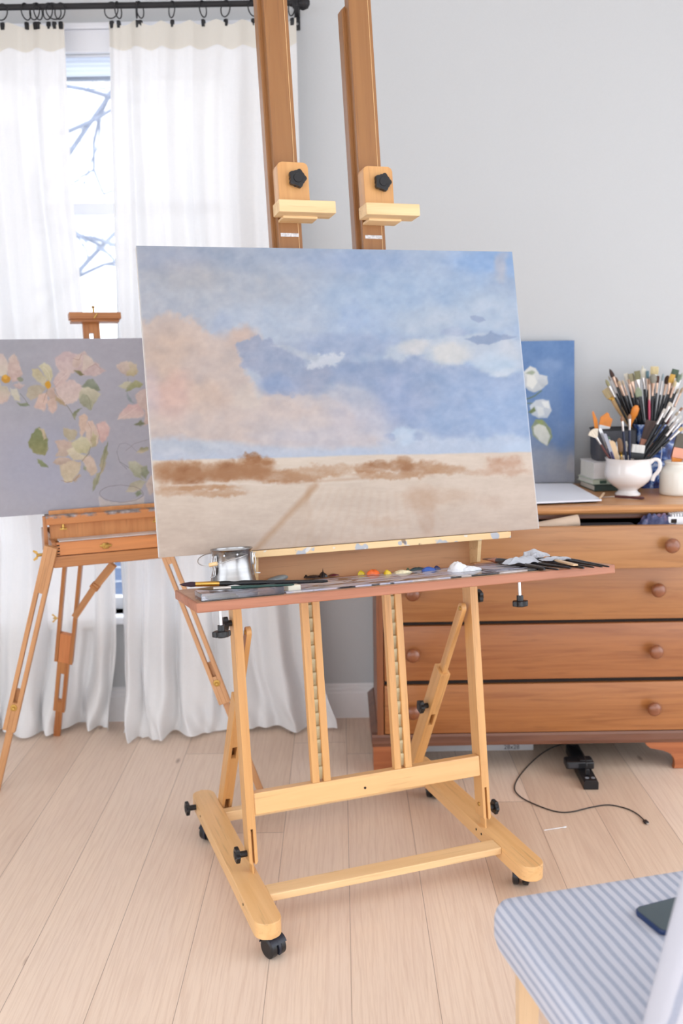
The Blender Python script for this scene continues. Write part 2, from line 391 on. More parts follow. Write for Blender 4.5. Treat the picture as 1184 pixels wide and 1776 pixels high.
hm = N('curtain_hem'); hn = hm.noise(hm.coord((500,40,40)), 1, 2); dd1 = hm.n('ShaderNodeBsdfDiffuse'); hm.l(hm.mix(hn, srgb((231,228,221)), srgb((226,222,214))), dd1.inputs[0]); dt = hm.n('ShaderNodeBsdfTranslucent'); dt.inputs[0].default_value = srgb((238,228,212))
ms = hm.n('ShaderNodeMixShader'); ms.inputs[0].default_value = .3; hm.l(dd1.outputs[0], ms.inputs[1]); hm.l(dt.outputs[0], ms.inputs[2]); hm.l(ms.outputs[0], hm.out.inputs[0])
def interp(tab, z):
    if z >= tab[0][0]: return tab[0][1]
    for (a, xa), (b, xb) in zip(tab[:-1], tab[1:]):
        if z >= b:
            t = (z-b)/(a-b); return xb+(xa-xb)*t
    return tab[-1][1]
def edge_tab(pts, Y=RODY):
    t = []
    for px, py in pts:
        p = aty(px, py, Y); t.append((p.z, p.x))
    return t
TOPZ = 2.508
def sst(a, b, x): x = min(max((x-a)/(b-a), 0), 1); return x*x*(3-2*x)
def make_curtain(name, label, le, ri, warp, folds, rings, seed, billow, s_dent=None):
    rn = random.Random(seed); ph = [rn.uniform(0, 6.28) for _ in range(8)]
    def f(s, v, off=0.0):
        # v: 0 top .. 1 bottom
        ztop = TOPZ - .016*abs(math.sin(PI*warp(s)*rings))**1.5
        z = ztop*(1-v)+.006*v
        xl = interp(le, z); xr = interp(ri, z)
        drop = sst(2.3, .3, z)
        sw = s+.012*math.sin(3.1*z+ph[0])+.008*math.sin(5.3*z+ph[1]+6*s)
        u = warp(s); x = xl+(xr-xl)*u
        A = .013+.015*drop
        dens = 1.0
        y = A*math.sin(2*PI*folds*sw+ph[2])+.45*A*math.sin(2*PI*folds*1.7*sw+ph[3]+1.2*z)+.12*A*math.sin(2*PI*folds*3.3*sw+ph[4]-2.0*z)
        x += .4*A*math.cos(2*PI*folds*sw+ph[2]+.5)*math.sin(PI*s)
        low = sst(.75, 0.0, z)
        y -= billow(s)*low*low*.9
        # crumple near the floor
        y += .012*sst(.35, .0, z)*math.sin(41*s+9*z)+.006*sst(.2, 0, z)*math.sin(97*s+40*z)
        x += .010*sst(.35, .0, z)*math.sin(33*s+17*z)
        zz = z+ (.012*sst(.1, .0, z)*abs(math.sin(9.5*s*folds/6+ph[5])))
        if s_dent: y += .075*math.exp(-((x-s_dent)/.10)**2)*sst(1.3, .5, z)
        Y = min(RODY+.002+y*(.35+.65*sst(2.5, 2.2, z))+off, WALLY-.062 if z > WZ0-.05 else WALLY-.022)
        return V((x, Y, zz))
    root = thing(name, label, 'curtain', T((le[0][1]+ri[0][1])/2, RODY, 0))
    bm = nb(); grid(bm, f, 300, 190); obj('curtain_fabric', bm, cm.m, root, Matrix.Identity(4), 180)
    bm = nb(); grid(bm, lambda s, v: f(s, v*.032, -.0025), 300, 6); obj('header_band', bm, hm.m, root, Matrix.Identity(4), 180)
    return root
leftL = [(2.6, -1.75), (0, -1.75)]
leftR = edge_tab([(111,60),(117,200),(128,380),(143,560),(170,800),(196,960),(201,1120),(199,1190),(186,1262)])
rightL = edge_tab([(189,60),(190,200),(196,400),(201,560),(204,800),(208,960),(214,1090),(222,1190),(221,1265)])
rightR = edge_tab([(514,60),(520,300),(528,700),(538,1000),(556,1150),(580,1240)])
make_curtain('sheer_curtain', 'sheer white linen curtain left of the window gap, behind the flower painting', leftL, leftR,
    lambda s: 1-(1-s)**1.25, 6, 9, 3, lambda s: .04+.04*math.sin(7*s)**2, -1.01)
make_curtain('sheer_curtain', 'wide sheer white linen curtain right of the window gap, behind the landscape painting', rightL, rightR,
    lambda s: s**1.35, 5.5, 7, 8, lambda s: .085*math.exp(-((s-.18)/.3)**2)+.045)
# ---- rod
rod = thing('curtain_rod', 'black iron curtain rod with a ribbed round finial above the window', 'curtain rod', T(-.1, RODY, 2.555))
RZ0 = 2.556
bm = nb(); tube(bm, [(-1.95, RODY, RZ0), (-.145, RODY, RZ0)], .0100, 14); obj('rod', bm, M_['blackmetal'], rod, Matrix.Identity(4))
fx_ = aty(525, 8, RODY)
bm = nb(); lathe(bm, [(0,-.045),(.012,-.043),(.014,-.03),(.009,-.024),(.010,-.018),(.018,-.012),(.022,0),(.021,.010),(.016,.018),(.008,.023),(0,.024)], 24)
for k in range(8):
    a = 2*PI*k/8; tube(bm, [(.019*math.cos(a), .019*math.sin(a), -.012), (.0235*math.cos(a), .0235*math.sin(a), 0), (.017*math.cos(a), .017*math.sin(a), .017)], .002, 6)
obj('finial', bm, M_['blackmetal'], rod, T(fx_.x, RODY, RZ0) @ RY(PI/2))
bx = aty(514, 20, 3.62).x
bm = nb(); box(bm, bx-.010, bx+.010, WALLY-.008, WALLY, 2.50, 2.585, .003); box(bm, bx-.008, bx+.008, RODY+.004, WALLY-.006, RZ0-.014, RZ0-.004, .002)
box(bm, bx-.012, bx+.012, RODY-.014, RODY+.014, RZ0-.016, RZ0+.002, .004); obj('wall_bracket', bm, M_['blackmetal'], rod, Matrix.Identity(4))
bm = nb(); lathe(bm, [(0,.002),(.004,.002),(.004,0),(0,0)], 12); obj('screw', bm, M_['steel'], rod, T(bx, WALLY-.008, 2.52) @ RX(PI/2))
bm = nb(); box(bm, bx-.012, bx+.02, RODY-.013, RODY+.013, RZ0-.013, RZ0+.013, .005); obj('end_collar', bm, M_['blackmetal'], rod, Matrix.Identity(4))
# ---- rings with clips, each its own thing
ORD = ['first','second','third','fourth','fifth','sixth','seventh','eighth','ninth','tenth','eleventh','twelfth']
def ring_at(px, ang, label, group, proto=[None]):
    X = aty(px, 22, RODY).x
    M = T(X, RODY, RZ0+.011) @ RZ(ang)
    if proto[0] is None:
        r = thing('curtain_ring', label, 'curtain ring', M, group)
        bm = nb(); tube(bm, [(.0255*math.sin(a), 0, -.0255+.0255*math.cos(a)) for a in [2*PI*i/32 for i in range(32)]], .0021, 8, closed=True)
        obj('ring', bm, M_['blackmetal'], r)
        bm = nb(); tube(bm, [(.004*math.sin(a), .002, -.055+.005*math.cos(a)) for a in [2*PI*i/14 for i in range(14)]], .0009, 6, closed=True); obj('eyelet', bm, M_['steel'], r)
        bm = nb(); prism(bm, [(-.006,-.059),(.006,-.059),(.0075,-.066),(.005,-.082),(-.005,-.082),(-.0075,-.066)], -.005, .005, frame((0,0,0),(1,0,0),(0,0,1),(0,-1,0)), .0012); obj('clip', bm, M_['blackmetal'], r)
        proto[0] = r
    else:
        r = copy_tree(proto[0], M); r['label'] = label; r['group'] = group
    return r
lr = [(3,1.1),(45,.35),(60,.95),(66,.3),(83,.9),(93,1.0),(104,.95)]
for i, (px, a) in enumerate(lr):
    ring_at(px, PI/2-a if i % 2 else a-PI/2, 'black clip ring holding the left curtain, %s ring from the left' % ORD[i], 'clip rings of the left curtain')
rr = [(193,1.25),(205,.25),(237,.25),(243,.3),(298,.55),(352,.35),(391,.75),(439,.65),(506,.5)]
for i, (px, a) in enumerate(rr):
    lb = 'black clip ring holding the right curtain, %s ring right of the window gap' % ORD[i]
    if i == 8: lb = 'black clip ring at the rod end beside the finial, right of the easel mast'
    ring_at(px, PI/2-a if i % 2 else a-PI/2, lb, 'clip rings of the right curtain')
# ================================================================ STUDIO EASEL
A0 = math.radians(19.7)
EX, EY, EZ = V((math.cos(A0), math.sin(A0), 0)), V((-math.sin(A0), math.cos(A0), 0)), V((0,0,1))
EO = V((-.1593, 2.166, 0)); EM = frame(EO, EX, EY, EZ)
easel = thing('studio_easel', 'large varnished beech double-mast studio easel on black casters', 'easel', EM)
bw, bz0, bz1 = .065, .052, .092
def star(n, r0, r1, k=6):
    pts = []
    for i in range(n*k):
        a = 2*PI*i/(n*k); pts.append((lambda r: (r*math.cos(a), r*math.sin(a)))(r0+(r1-r0)*(.5+.5*math.cos(n*a))))
    return pts
def knob_mesh(r=.024, th=.014, n=5, stem=.022):
    bm = nb(); prism(bm, star(n, r*.72, r), 0, th, None, .0022)
    lathe(bm, [(0,th+.002),(r*.45,th+.002),(r*.5,th-.002)], 16); lathe(bm, [(0,-stem),(r*.38,-stem),(r*.40,0.001)], 14)
    return bm
def knob(parent, p, d, name='knob', r=.024, th=.014, n=5, stem=.022):
    """p: where the stem meets the wood, d: outward direction (easel frame)"""
    d = V(d).normalized(); u = V((0,0,1)) if abs(d.z) < .9 else V((1,0,0)); ex = u.cross(d).normalized(); ey = d.cross(ex)
    return obj(name, knob_mesh(r, th, n, stem), M_['black'], parent, EM @ frame(V(p)+d*stem, ex, ey, d), 40)
def caster(parent, x, y, rot, i=0):
    M = EM @ T(x, y, 0) @ RZ(rot)
    bm = nb(); r = .0245
    for s in (-1, 1):
        lathe(bm, [(0,.009),(r-.006,.009),(r,.006),(r,-.006),(r-.006,-.009),(0,-.009)], 28, T(s*.013, .010, r) @ RY(PI/2))
    w = obj('caster', bm, M_['black'], parent, M, 40)
    bm = nb(); pts = circ(.010, r, r+.0035, math.radians(-25), math.radians(175), 16)+circ(.010, r, r-.004, math.radians(175), math.radians(-25), 16)
    prism(bm, pts, -.0035, .0035, frame((0,0,0),(0,1,0),(0,0,1),(1,0,0)))
    prism(bm, circ(.010, r, r+.0030, math.radians(30), math.radians(165), 16)+circ(.010, r, r+.0008, math.radians(165), math.radians(30), 16), -.0215, .0215, frame((0,0,0),(0,1,0),(0,0,1),(1,0,0)))
    lathe(bm, [(0,.0535),(.012,.0535),(.012,.047),(.006,.045),(.006,.030),(0,.030)], 16)
    obj('caster_hood', bm, plain('caster_hood_plastic', (34,36,48), .4) if i == 0 else bpy.data.materials['caster_hood_plastic'], w, M, 40)
first = 0
for side, x0 in (('l', -bw), ('r', .638)):
    x1 = x0+bw; pts = rrect(x0, x1, -.032, .735, .030, 8)
    bm = nb(); prism(bm, pts, bz0, bz1, None, .002)
    bb = obj('base_beam', bm, M_['beech'], easel, EM, 40); 
    # grain along y: use a rotated frame material
    bb.data.materials[0] = wood('beech_base', (231,184,126), (219,168,108), .42, axis='y', fine=.8, coat=.25) if first == 0 else bpy.data.materials['beech_base']
    inner = x1 if side == 'l' else x0; sg = -1 if side == 'l' else 1
    for yy in (.205, .235) if side == 'r' else (.10, .60):
        b2 = nb(); lathe(b2, [(0,.001),(.0032,.001),(.0032,-.001),(0,-.001)], 12, T(inner if side == 'r' else x0, yy, .075) @ RY(PI/2)); obj('dowel_hole', b2, M_['dark'], bb, EM, 0)
    caster(bb, x0+bw/2+(.006 if side == 'l' else 0), -.004 if side == 'l' else .045, -2.75 if side == 'l' else -.5, first); first = 1
    caster(bb, x0+bw/2+(.0 if side == 'l' else .006), .60, 2.2 if side == 'l' else -.7, 1)
    knob(bb, ((x0 if side == 'l' else x1), .665, .074), (sg, 0, 0), 'knob', .021, .011, 6, .020)
# cross bars of the base
def ebox(name, mat, x0, x1, y0, y1, z0, z1, bev=.0025, parent=None, M=None): 
    bm = nb(); box(bm, x0, x1, y0, y1, z0, z1, bev); return obj(name, bm, mat, parent or easel, M if M is not None else EM, 40)
M_['beech_x'] = wood('beech_crossbar', (231,184,126), (221,170,112), .42, axis='x', fine=.8, coat=.25)
M_['beech_pale'] = wood('beech_pale_bar', (236,198,148), (226,184,130), .45, axis='x', fine=.8, coat=.2)
ebox('crossbar', M_['beech_pale'], 0, .638, .090, .140, .072, .0915)
ebox('crossbar', M_['beech_pale'], 0, .638, .570, .600, .058, .088)
# uprights and masts lean back together
LEAN = math.atan(.142); Y0, Z0_ = .200, .165
UD = V((0, math.sin(LEAN), math.cos(LEAN)))   # up the lean
FR = frame(V((0, Y0, Z0_)), V((1,0,0)), V((0, math.cos(LEAN), -math.sin(LEAN))), UD)   # lean frame: x right, y back, z up the frame
LM = EM @ FR
cb = ebox('crossbar', M_['beech_x'], 0, .639, .002, .032, .078, .134, .003, None, LM)
b2 = nb(); lathe(b2, [(0,.001),(.0032,.001),(.0032,-.001),(0,-.001)], 12, T(.30, .0015, .10) @ RX(PI/2)); obj('dowel_hole', b2, M_['dark'], cb, LM, 0)
for side, x0, x1 in (('l', -.0225, -.0005), ('r', .6395, .6615)):
    # forked foot: outline seen from the front with the slot, pinned on a tongue that stands on the beam
    bm = nb(); top = .675; zc = -.045
    w = x1-x0; pr = [(x0, zc+.006), (x0+.006, zc), (x0+w*.36, zc), (x0+w*.36, .045), (x0+w*.64, .045), (x0+w*.64, zc), (x1-.004, zc), (x1, zc+.006), (x1, top), (x0, top)]
    prism(bm, pr, -.048, .0, frame((0,0,0),(1,0,0),(0,0,1),(0,-1,0)))
    up = obj('upright', bm, M_['beech'], easel, LM, 40)
    bm = nb(); box(bm, x0+w*.38, x1-w*.38, .012, .040, -.078, .035, .001)
    obj('hinge_tongue', bm, M_['beech'], up, LM, 40)
    sg = -1 if side == 'l' else 1
    knob(up, FR @ V((x0 if side == 'l' else x1, .024, -.022)), (sg, 0, 0), 'knob', .021, .011, 6, .020)
    bm = nb(); lathe(bm, [(0,.003),(.005,.003),(.006,.001),(.006,0),(0,0)], 14, T(x1 if side == 'l' else x0, .024, -.006) @ RY(PI/2 if side == 'l' else -PI/2)); obj('bolt_head', bm, M_['brass'], up, LM)
    # height clamp knob near the top
    knob(up, FR @ V((x0 if side == 'l' else x1, .024, .568)), (sg, 0, 0), 'knob', .020, .012, 5, .010)
# rear struts: telescoping, pinned to the uprights and the back of the base
for side, xc in (('l', .017), ('r', .6215)):
    p0 = V((xc, .665, .040 if side == 'l' else .052)); p1 = V((xc, .290, .712)); M, L = bar(p0, p1, .03, .03)
    MM = EM @ M; hs = .66*L; w2 = .0155
    bm = nb()
    for s in (-1, 1): box(bm, s*w2-(.0 if s < 0 else .009), s*w2+(.009 if s < 0 else 0), -.024, .024, 0, hs, .002)
    box(bm, -w2+.008, w2-.008, .012, .024, .0, hs-.002, .001); box(bm, -w2+.008, w2-.008, -.024, .024, .0, .05, .001); box(bm, -w2+.008, w2-.008, -.024, -.008, .10, .28, .001); box(bm, -w2+.008, w2-.008, -.024, -.008, .33, hs-.001, .001)
    st = obj('strut', bm, M_['beech'], easel, MM, 40)
    prf = [(-.016, hs-.18), (.010, hs-.18), (.010, L-.012)]+circ(-.003, L-.012, .013, 0, PI, 10)
    bm = nb(); prism(bm, prf, -.0068, .0068, frame((0,0,0),(0,1,0),(0,0,1),(1,0,0)), .0015); obj('sliding_bar', bm, M_['beech'], st, MM, 40)
    s = -1
    bm = nb(); lathe(bm, [(0,.003),(.005,.003),(.006,.001),(.006,0),(0,0)], 14, T(s*.007, -.003, L-.014) @ RY(-PI/2)); obj('bolt_head', bm, M_['brass'], st, MM)
    if side == 'l': continue
    kz = hs*.70; kp = M @ V((-w2, -.004, kz)); knob(st, kp, (-1, 0, 0), 'knob', .021, .012, 5, .016)
# ---- masts
RMX = [(.158, .208), (.388, .438)]
GZ = lambda z: (z-Z0_)/math.cos(LEAN)     # world height on the front plane -> lean z
for i, (x0, x1) in enumerate(RMX):
    xc = (x0+x1)/2; off = .004 if i == 0 else .006
    z0 = .134; z1 = 1.36
    for a, b in ((x0, x0+.0195), (x1-.0195, x1)):
        ebox('mast_rail', M_['beech'], a, b, .003, .023, z0, z1, .0015, None, LM)
    # notched strip in the gap
    bm = nb(); pts = [(0,0)]; n = 32; step = .0352
    for k in range(n):
        zz = k*step; pts += [(.0035, zz+.001), (.0105, zz+step*.80), (.0105, zz+step*.97)]
    pts += [(0, n*step)]
    pts = [(.012, 0)]+[(.012-q, z) for q, z in pts[1:-1]]+[(.012, n*step)]
    prism(bm, pts, x0+.0195, x1-.0195, frame((0,.008,z0+.004),(0,1,0),(0,0,1),(1,0,0)))
    rt = obj('ratchet_strip', bm, M_['ratchet'], easel, LM, 0)
    # sleeve board behind and sliding mast in front
    sc = xc+.008
    sw = .082; zs0 = 1.00; zs1 = GZ(2.278 if i == 0 else 2.268)
    zz1 = GZ(aty(620, 18, 2.85).z) if i else GZ(aty(470, 2, 2.8).z)+.02
    pr = [(sc-sw/2, zs0), (sc+sw/2, zs0), (sc+sw/2, zz1-.012), (sc+sw/2-.012, zz1), (sc-sw/2+.012, zz1), (sc-sw/2, zz1-.012)]
    bm = nb(); prism(bm, pr, -.058, -.024, frame((0,0,0),(1,0,0),(0,0,1),(0,-1,0)), .003); obj('mast_sleeve', bm, M_['beech_dark'], easel, LM, 40)
    bm = nb(); box(bm, sc-.0315, sc+.0315, -.004, .026, 1.02, zz1+.20, .002)
    sl = obj('sliding_mast', bm, M_['beech_dark'], easel, LM, 40)
    bm = nb(); box(bm, sc+.0215, sc+.0225, -.0046, -.0038, 1.02, zz1+.19); obj('pale_line', bm, M_['beech_pale'], sl, LM, 0)  # thin pale line near the right edge of the sliding mast
    # paint smears on the mast
    gz = GZ(1.722); 
    bm = nb(); box(bm, sc-.026, sc+.022, -.0052, -.0040, GZ(1.688), GZ(1.697), .0006)
    obj('paint_smear', bm, plain('grey_white_smear', (206,204,206), .6, var=.3, scale=160) if i == 0 else bpy.data.materials['grey_white_smear'], sl, LM, 0)
    # clamp plate, T-block and star knob
    zt = GZ(1.862); zb = GZ(1.735)
    pr = [(sc-.036, zb), (sc+.044, zb), (sc+.044, zt-.016)]+circ(sc+.032, zt-.012, .012, 0, PI/2, 5)+circ(sc-.024, zt-.012, .012, PI/2, PI, 5)
    cpm = M_['beech_clamp'] = M_.get('beech_clamp') or wood('beech_clamp', (214,160,100), (202,146,88), .42, coat=.25)
    bm = nb(); prism(bm, pr, .004, .046, frame((0,0,0),(1,0,0),(0,0,1),(0,-1,0)), .0015)
    cp = obj('clamp_plate', bm, cpm, easel, LM, 40)
    bm = nb(); box(bm, sc-.050, sc+.098, -.086, -.030, GZ(1.728), GZ(1.758), .002)
    box(bm, sc-.030, sc+.060, -.050, -.004, GZ(1.7225), GZ(1.729), .001)
    obj('grip_block', bm, M_['beech_raw'], cp, LM, 40)
    kx, kz = (sc+.010, GZ(1.818)); kd = (EM.to_3x3().inverted() @ (LM.to_3x3() @ V((0,-1,0))))
    knob(cp, FR @ V((kx, -.046, kz)), kd, 'star_knob', .0245, .013, 5, .006)
# ---- canvas ledge with its storage box (a shelf that stands forward of the masts)
CT = math.radians(17.54); CLN = math.radians(13.34); CS = .982
CO = EYE+(V((-.4373, 2.3336, .9188))-EYE)*CS
cX = V((math.cos(CT), math.sin(CT), 0)); cYh = V((-math.sin(CT), math.cos(CT), 0))
cU = (EZ*math.cos(CLN)+cYh*math.sin(CLN)).normalized(); cN = (cYh*math.cos(CLN)-EZ*math.sin(CLN)).normalized()
CM = frame(CO, cX, cN, cU)           # canvas frame: x right, y into the depth, z up the canvas
LT = math.radians(7.5); lU = (EZ*math.cos(LT)+cYh*math.sin(LT)); lN = (cYh*math.cos(LT)-EZ*math.sin(LT))
GM = frame(CO, cX, lN, lU)           # ledge frame, square to the masts
W_, H_ = 1.016*CS, .762*CS
LX0, LX1 = .215, .908
M_['ledge'] = plain('ledge_paint_spattered', (226,190,142), .55, var=.05)
lm = N('ledge_spattered'); c0 = lm.coord(); bs = lm.ramp(lm.noise(lm.coord((2,30,30)), 1, 3), [(.3, srgb((222,182,128))), (.7, srgb((234,202,154)))])
for sc_, lo, colr_ in ((26, .62, (150,168,190)), (34, .64, (96,70,56)), (40, .66, (214,210,206)), (21, .66, (160,150,110))):
    q = lm.n('ShaderNodeTexNoise'); q.inputs['Scale'].default_value = sc_; lm.l(lm.coord((1,1,1), (0,0,0), (sc_*.37, 1.7*sc_, 0)), q.inputs['Vector']); q.inputs['Detail'].default_value = 2
    bs = lm.mix(lm.math('MULTIPLY', lm.ramp(q.outputs['Fac'], [(lo, (0,0,0)), (lo+.03, (1,1,1))]), .75), bs, srgb(colr_))
lm.bsdf(bs, .55)
sh = thing_ = None
ldg = obj('canvas_ledge', box(nb(), LX0, LX1, -.014, .045, -.0175, -.0012, .0015), lm.m, easel, GM, 40)
bp0 = obj('ledge_back_board', box(nb(), LX0+.01, LX1-.075, .058, .066, -.095, -.016, .001), M_['box_ply'], easel, GM, 40)
for x in (LX0+.012, LX1-.088):
    bm = nb(); prism(bm, [(.062, -.0175), (.000, -.0175), (.014, -.076), (.062, -.083)], x, x+.010, frame((0,0,0),(0,1,0),(0,0,1),(1,0,0)), .0008)
    obj('ledge_bracket', bm, M_['beech_raw'], easel, GM, 40)
# ---- palette tray clamped square to the leaning frame
TT, TB = math.radians(18.0), math.radians(7.5)
tX = V((math.cos(TT), math.sin(TT), 0)); tY = V((-math.sin(TT)*math.cos(TB), math.cos(TT)*math.cos(TB), -math.sin(TB))); tN = tX.cross(tY)
TO = atz(340, 1047, .87); TM = frame(TO, tX, tY, tN); TW, TD, TH = 1.037, .315, .021
def ont(px, py, h=0.0):
    d = ray(px, py); k = (TO+tN*h-EYE).dot(tN)/d.dot(tN); q = EYE+d*k-TO; return q.dot(tX), q.dot(tY)
def tP(u, v, h=0.0): return TO+tX*u+tY*v+tN*h
bm = nb()
ol = rrect(0, TW, 0, TD, .006, 3)
prism(bm, ol, -TH, 0, None, .0022)
tray = obj('palette_tray', bm, M_['tray'], easel, TM, 40, 'long reddish wooden tray board clamped across the easel')
obj('tray_surface', box(nb(), .006, TW-.006, .006, TD-.006, .0, .0006), M_['tray_top'], tray, TM, 0)
for u, v in ((.062, .060), (.800, .055)):
    bm = nb(); lathe(bm, [(0,-TH-.060),(.0038,-TH-.060),(.0038,-TH+.002),(0,-TH+.002)], 14); obj('clamp_bolt', bm, M_['steel'], tray, TM @ T(u, v, 0))
    obj('clamp_knob', knob_mesh(.021, .013, 6, .013), M_['black'], tray, TM @ T(u, v, -TH-.052) @ RX(PI), 40)
    bm = nb(); box(bm, u-.035, u+.012, v-.014, v+.018, -TH-.0035, -TH-.0002, .001); obj('clamp_plate', bm, M_['black'], tray, TM, 0)
# ================================================================ PAINTINGS (vertex-painted canvases)
def proj_np(P):
    q = P-np.array(EYE); F, R, U = np.array(FWD), np.array(RGT), np.array(UPV)
    z = q@F; return 592+FPX*(q@R)/z, 888-FPX*(q@U)/z
def vnoise(x, y, s, seed):
    x = x/s+seed*13.7; y = y/s+seed*7.3
    xi = np.floor(x).astype(np.int64); yi = np.floor(y).astype(np.int64); fx = x-xi; fy = y-yi
    fx = fx*fx*(3-2*fx); fy = fy*fy*(3-2*fy)
    def h(a, b):
        n = (a*374761393+b*668265263+seed*1274126177) & 0x7fffffff
        n = (n ^ (n >> 13))*1274126177 & 0x7fffffff
        return ((n ^ (n >> 16)) & 0xffff)/65535.0
    return (h(xi, yi)*(1-fx)+h(xi+1, yi)*fx)*(1-fy)+(h(xi, yi+1)*(1-fx)+h(xi+1, yi+1)*fx)*fy
def fbm(x, y, s, seed, o=4):
    t = 0; a = .5; n = 0
    for k in range(o): t = t+a*vnoise(x, y, s/2**k, seed+k*3); n += a; a *= .55
    return t/n
class Paint:
    def __init__(s, x, y, base): s.x = x; s.y = y; s.c = np.ones(x.shape+(3,))*np.array(base, float); s.k = 0; s.tex = .4
    def lay(s, m, col): m = np.clip(m, 0, 1)[..., None]; s.c = s.c*(1-m)+np.array(col, float)*m
    def warp(s, amt, sc):
        s.k += 1
        return s.x+(fbm(s.x, s.y, sc, 31+s.k)-.5)*2*amt, s.y+(fbm(s.x, s.y, sc, 91+s.k)-.5)*2*amt
    def blob(s, cx, cy, rx, ry, col, a=1, soft=.5, rot=0, w=10, ws=30, tex=0):
        X, Y = s.warp(w, ws) if w else (s.x, s.y); r = math.radians(rot); dx = X-cx; dy = Y-cy
        u = (dx*math.cos(r)+dy*math.sin(r))/rx; v = (-dx*math.sin(r)+dy*math.cos(r))/ry; d = np.sqrt(u*u+v*v)
        m = np.clip((1+soft/2-d)/soft, 0, 1); m = m*m*(3-2*m)*a
        if tex: m = m*(1-tex+tex*2*np.clip(fbm(s.x*1.0, s.y*2.2, 14, s.k+200), 0, 1))
        s.lay(m, col)
    def poly(s, pts, col, a=1, soft=6, w=5, ws=22, col2=None, ax=(0, 1)):
        X, Y = s.warp(w, ws) if w else (s.x, s.y); n = len(pts); ins = np.zeros(X.shape, bool); dm = np.full(X.shape, 1e9)
        for i in range(n):
            x0, y0 = pts[i]; x1, y1 = pts[(i+1) % n]; ex, ey = x1-x0, y1-y0; L = ex*ex+ey*ey+1e-9
            t = np.clip(((X-x0)*ex+(Y-y0)*ey)/L, 0, 1); d = np.hypot(X-x0-t*ex, Y-y0-t*ey); dm = np.minimum(dm, d)
            if y0 != y1:
                c = ((y0 > Y) != (y1 > Y)) & (X < (x1-x0)*(Y-y0)/(y1-y0)+x0); ins ^= c
        sd = np.where(ins, dm, -dm); m = np.clip(sd/soft+.5, 0, 1); m = m*m*(3-2*m)*a
        if col2 is None: s.lay(m, col)
        else:
            P = np.array(pts, float); pr = P@np.array(ax, float); q = (X*ax[0]+Y*ax[1]-pr.min())/(pr.max()-pr.min()+1e-9); q = np.clip(q, 0, 1)[..., None]
            cc = np.array(col, float)*(1-q)+np.array(col2, float)*q+((fbm(s.x+s.y*.4, s.y-s.x*.5, 7, 400+s.k, 3)-.5)*26*min(s.tex, 1))[..., None]; mm = m[..., None]; s.c = s.c*(1-mm)+cc*mm
    def line(s, pts, wd, col, a=1, soft=None, w=1.5):
        X, Y = s.warp(w, 18); dm = np.full(X.shape, 1e9)
        for (x0, y0), (x1, y1) in zip(pts[:-1], pts[1:]):
            ex, ey = x1-x0, y1-y0; L = ex*ex+ey*ey+1e-9; t = np.clip(((X-x0)*ex+(Y-y0)*ey)/L, 0, 1); dm = np.minimum(dm, np.hypot(X-x0-t*ex, Y-y0-t*ey))
        soft = soft or wd*.6; m = np.clip((wd/2-dm)/soft+.5, 0, 1)*a; s.lay(m, col)
def canvas_surface(name, M, W, H, nu, nv, painter, mat, parent, gain=1.0):
    us = np.linspace(0, W, nu+1); vs = np.linspace(0, H, nv+1); U, Vv = np.meshgrid(us, vs, indexing='ij')
    A = np.array(M); P = A[:3, 3]+U[..., None]*A[:3, 0]+Vv[..., None]*A[:3, 2]+0*A[:3, 1]
    px, py = proj_np(P); col = painter(px, py, U/W, 1-Vv/H)/255.0
    lin = np.where(col < .04045, col/12.92, ((col+.055)/1.055)**2.4)*gain
    me = bpy.data.meshes.new(name); nvt = (nu+1)*(nv+1)
    co_ = np.stack([U, np.zeros_like(U), Vv], -1).reshape(-1, 3)
    idx = np.arange(nvt).reshape(nu+1, nv+1); f = np.stack([idx[:-1, :-1], idx[1:, :-1], idx[1:, 1:], idx[:-1, 1:]], -1).reshape(-1, 4)
    me.from_pydata(co_.tolist(), [], f.tolist())
    at = me.color_attributes.new('paint', 'FLOAT_COLOR', 'POINT'); at.data.foreach_set('color', np.concatenate([lin.reshape(-1, 3), np.ones((nvt, 1))], 1).ravel().astype(np.float32))
    me.materials.append(mat); o = bpy.data.objects.new(name, me); link(o, M, parent); return o
pm = N('oil_paint_on_linen'); at = pm.n('ShaderNodeAttribute', attribute_name='paint'); cc_ = pm.coord()
w1 = pm.noise(pm.coord((900, 60, 60)), 1, 1); w2 = pm.noise(pm.coord((60, 60, 900)), 1, 1); ww = pm.math('ADD', w1, w2); st_ = pm.noise(pm.coord((30, 30, 60)), 1, 3)
colp = pm.mix(pm.math('MULTIPLY', pm.ramp(ww, [(.35, (0,0,0)), (.65, (1,1,1))]), .10), at.outputs['Color'], (1, 1, 1, 1), 'SOFT_LIGHT')
pm.bsdf(colp, .62, bump=pm.math('ADD', ww, st_), bstr=.12, bdist=.001, Specular_IOR_Level=.25)
primed = plain('primed_canvas_edge', (222,216,212), .7, var=.03)
bark_wood = wood('stretcher_pine', (220,190,150), (205,172,128), .6, axis='x')

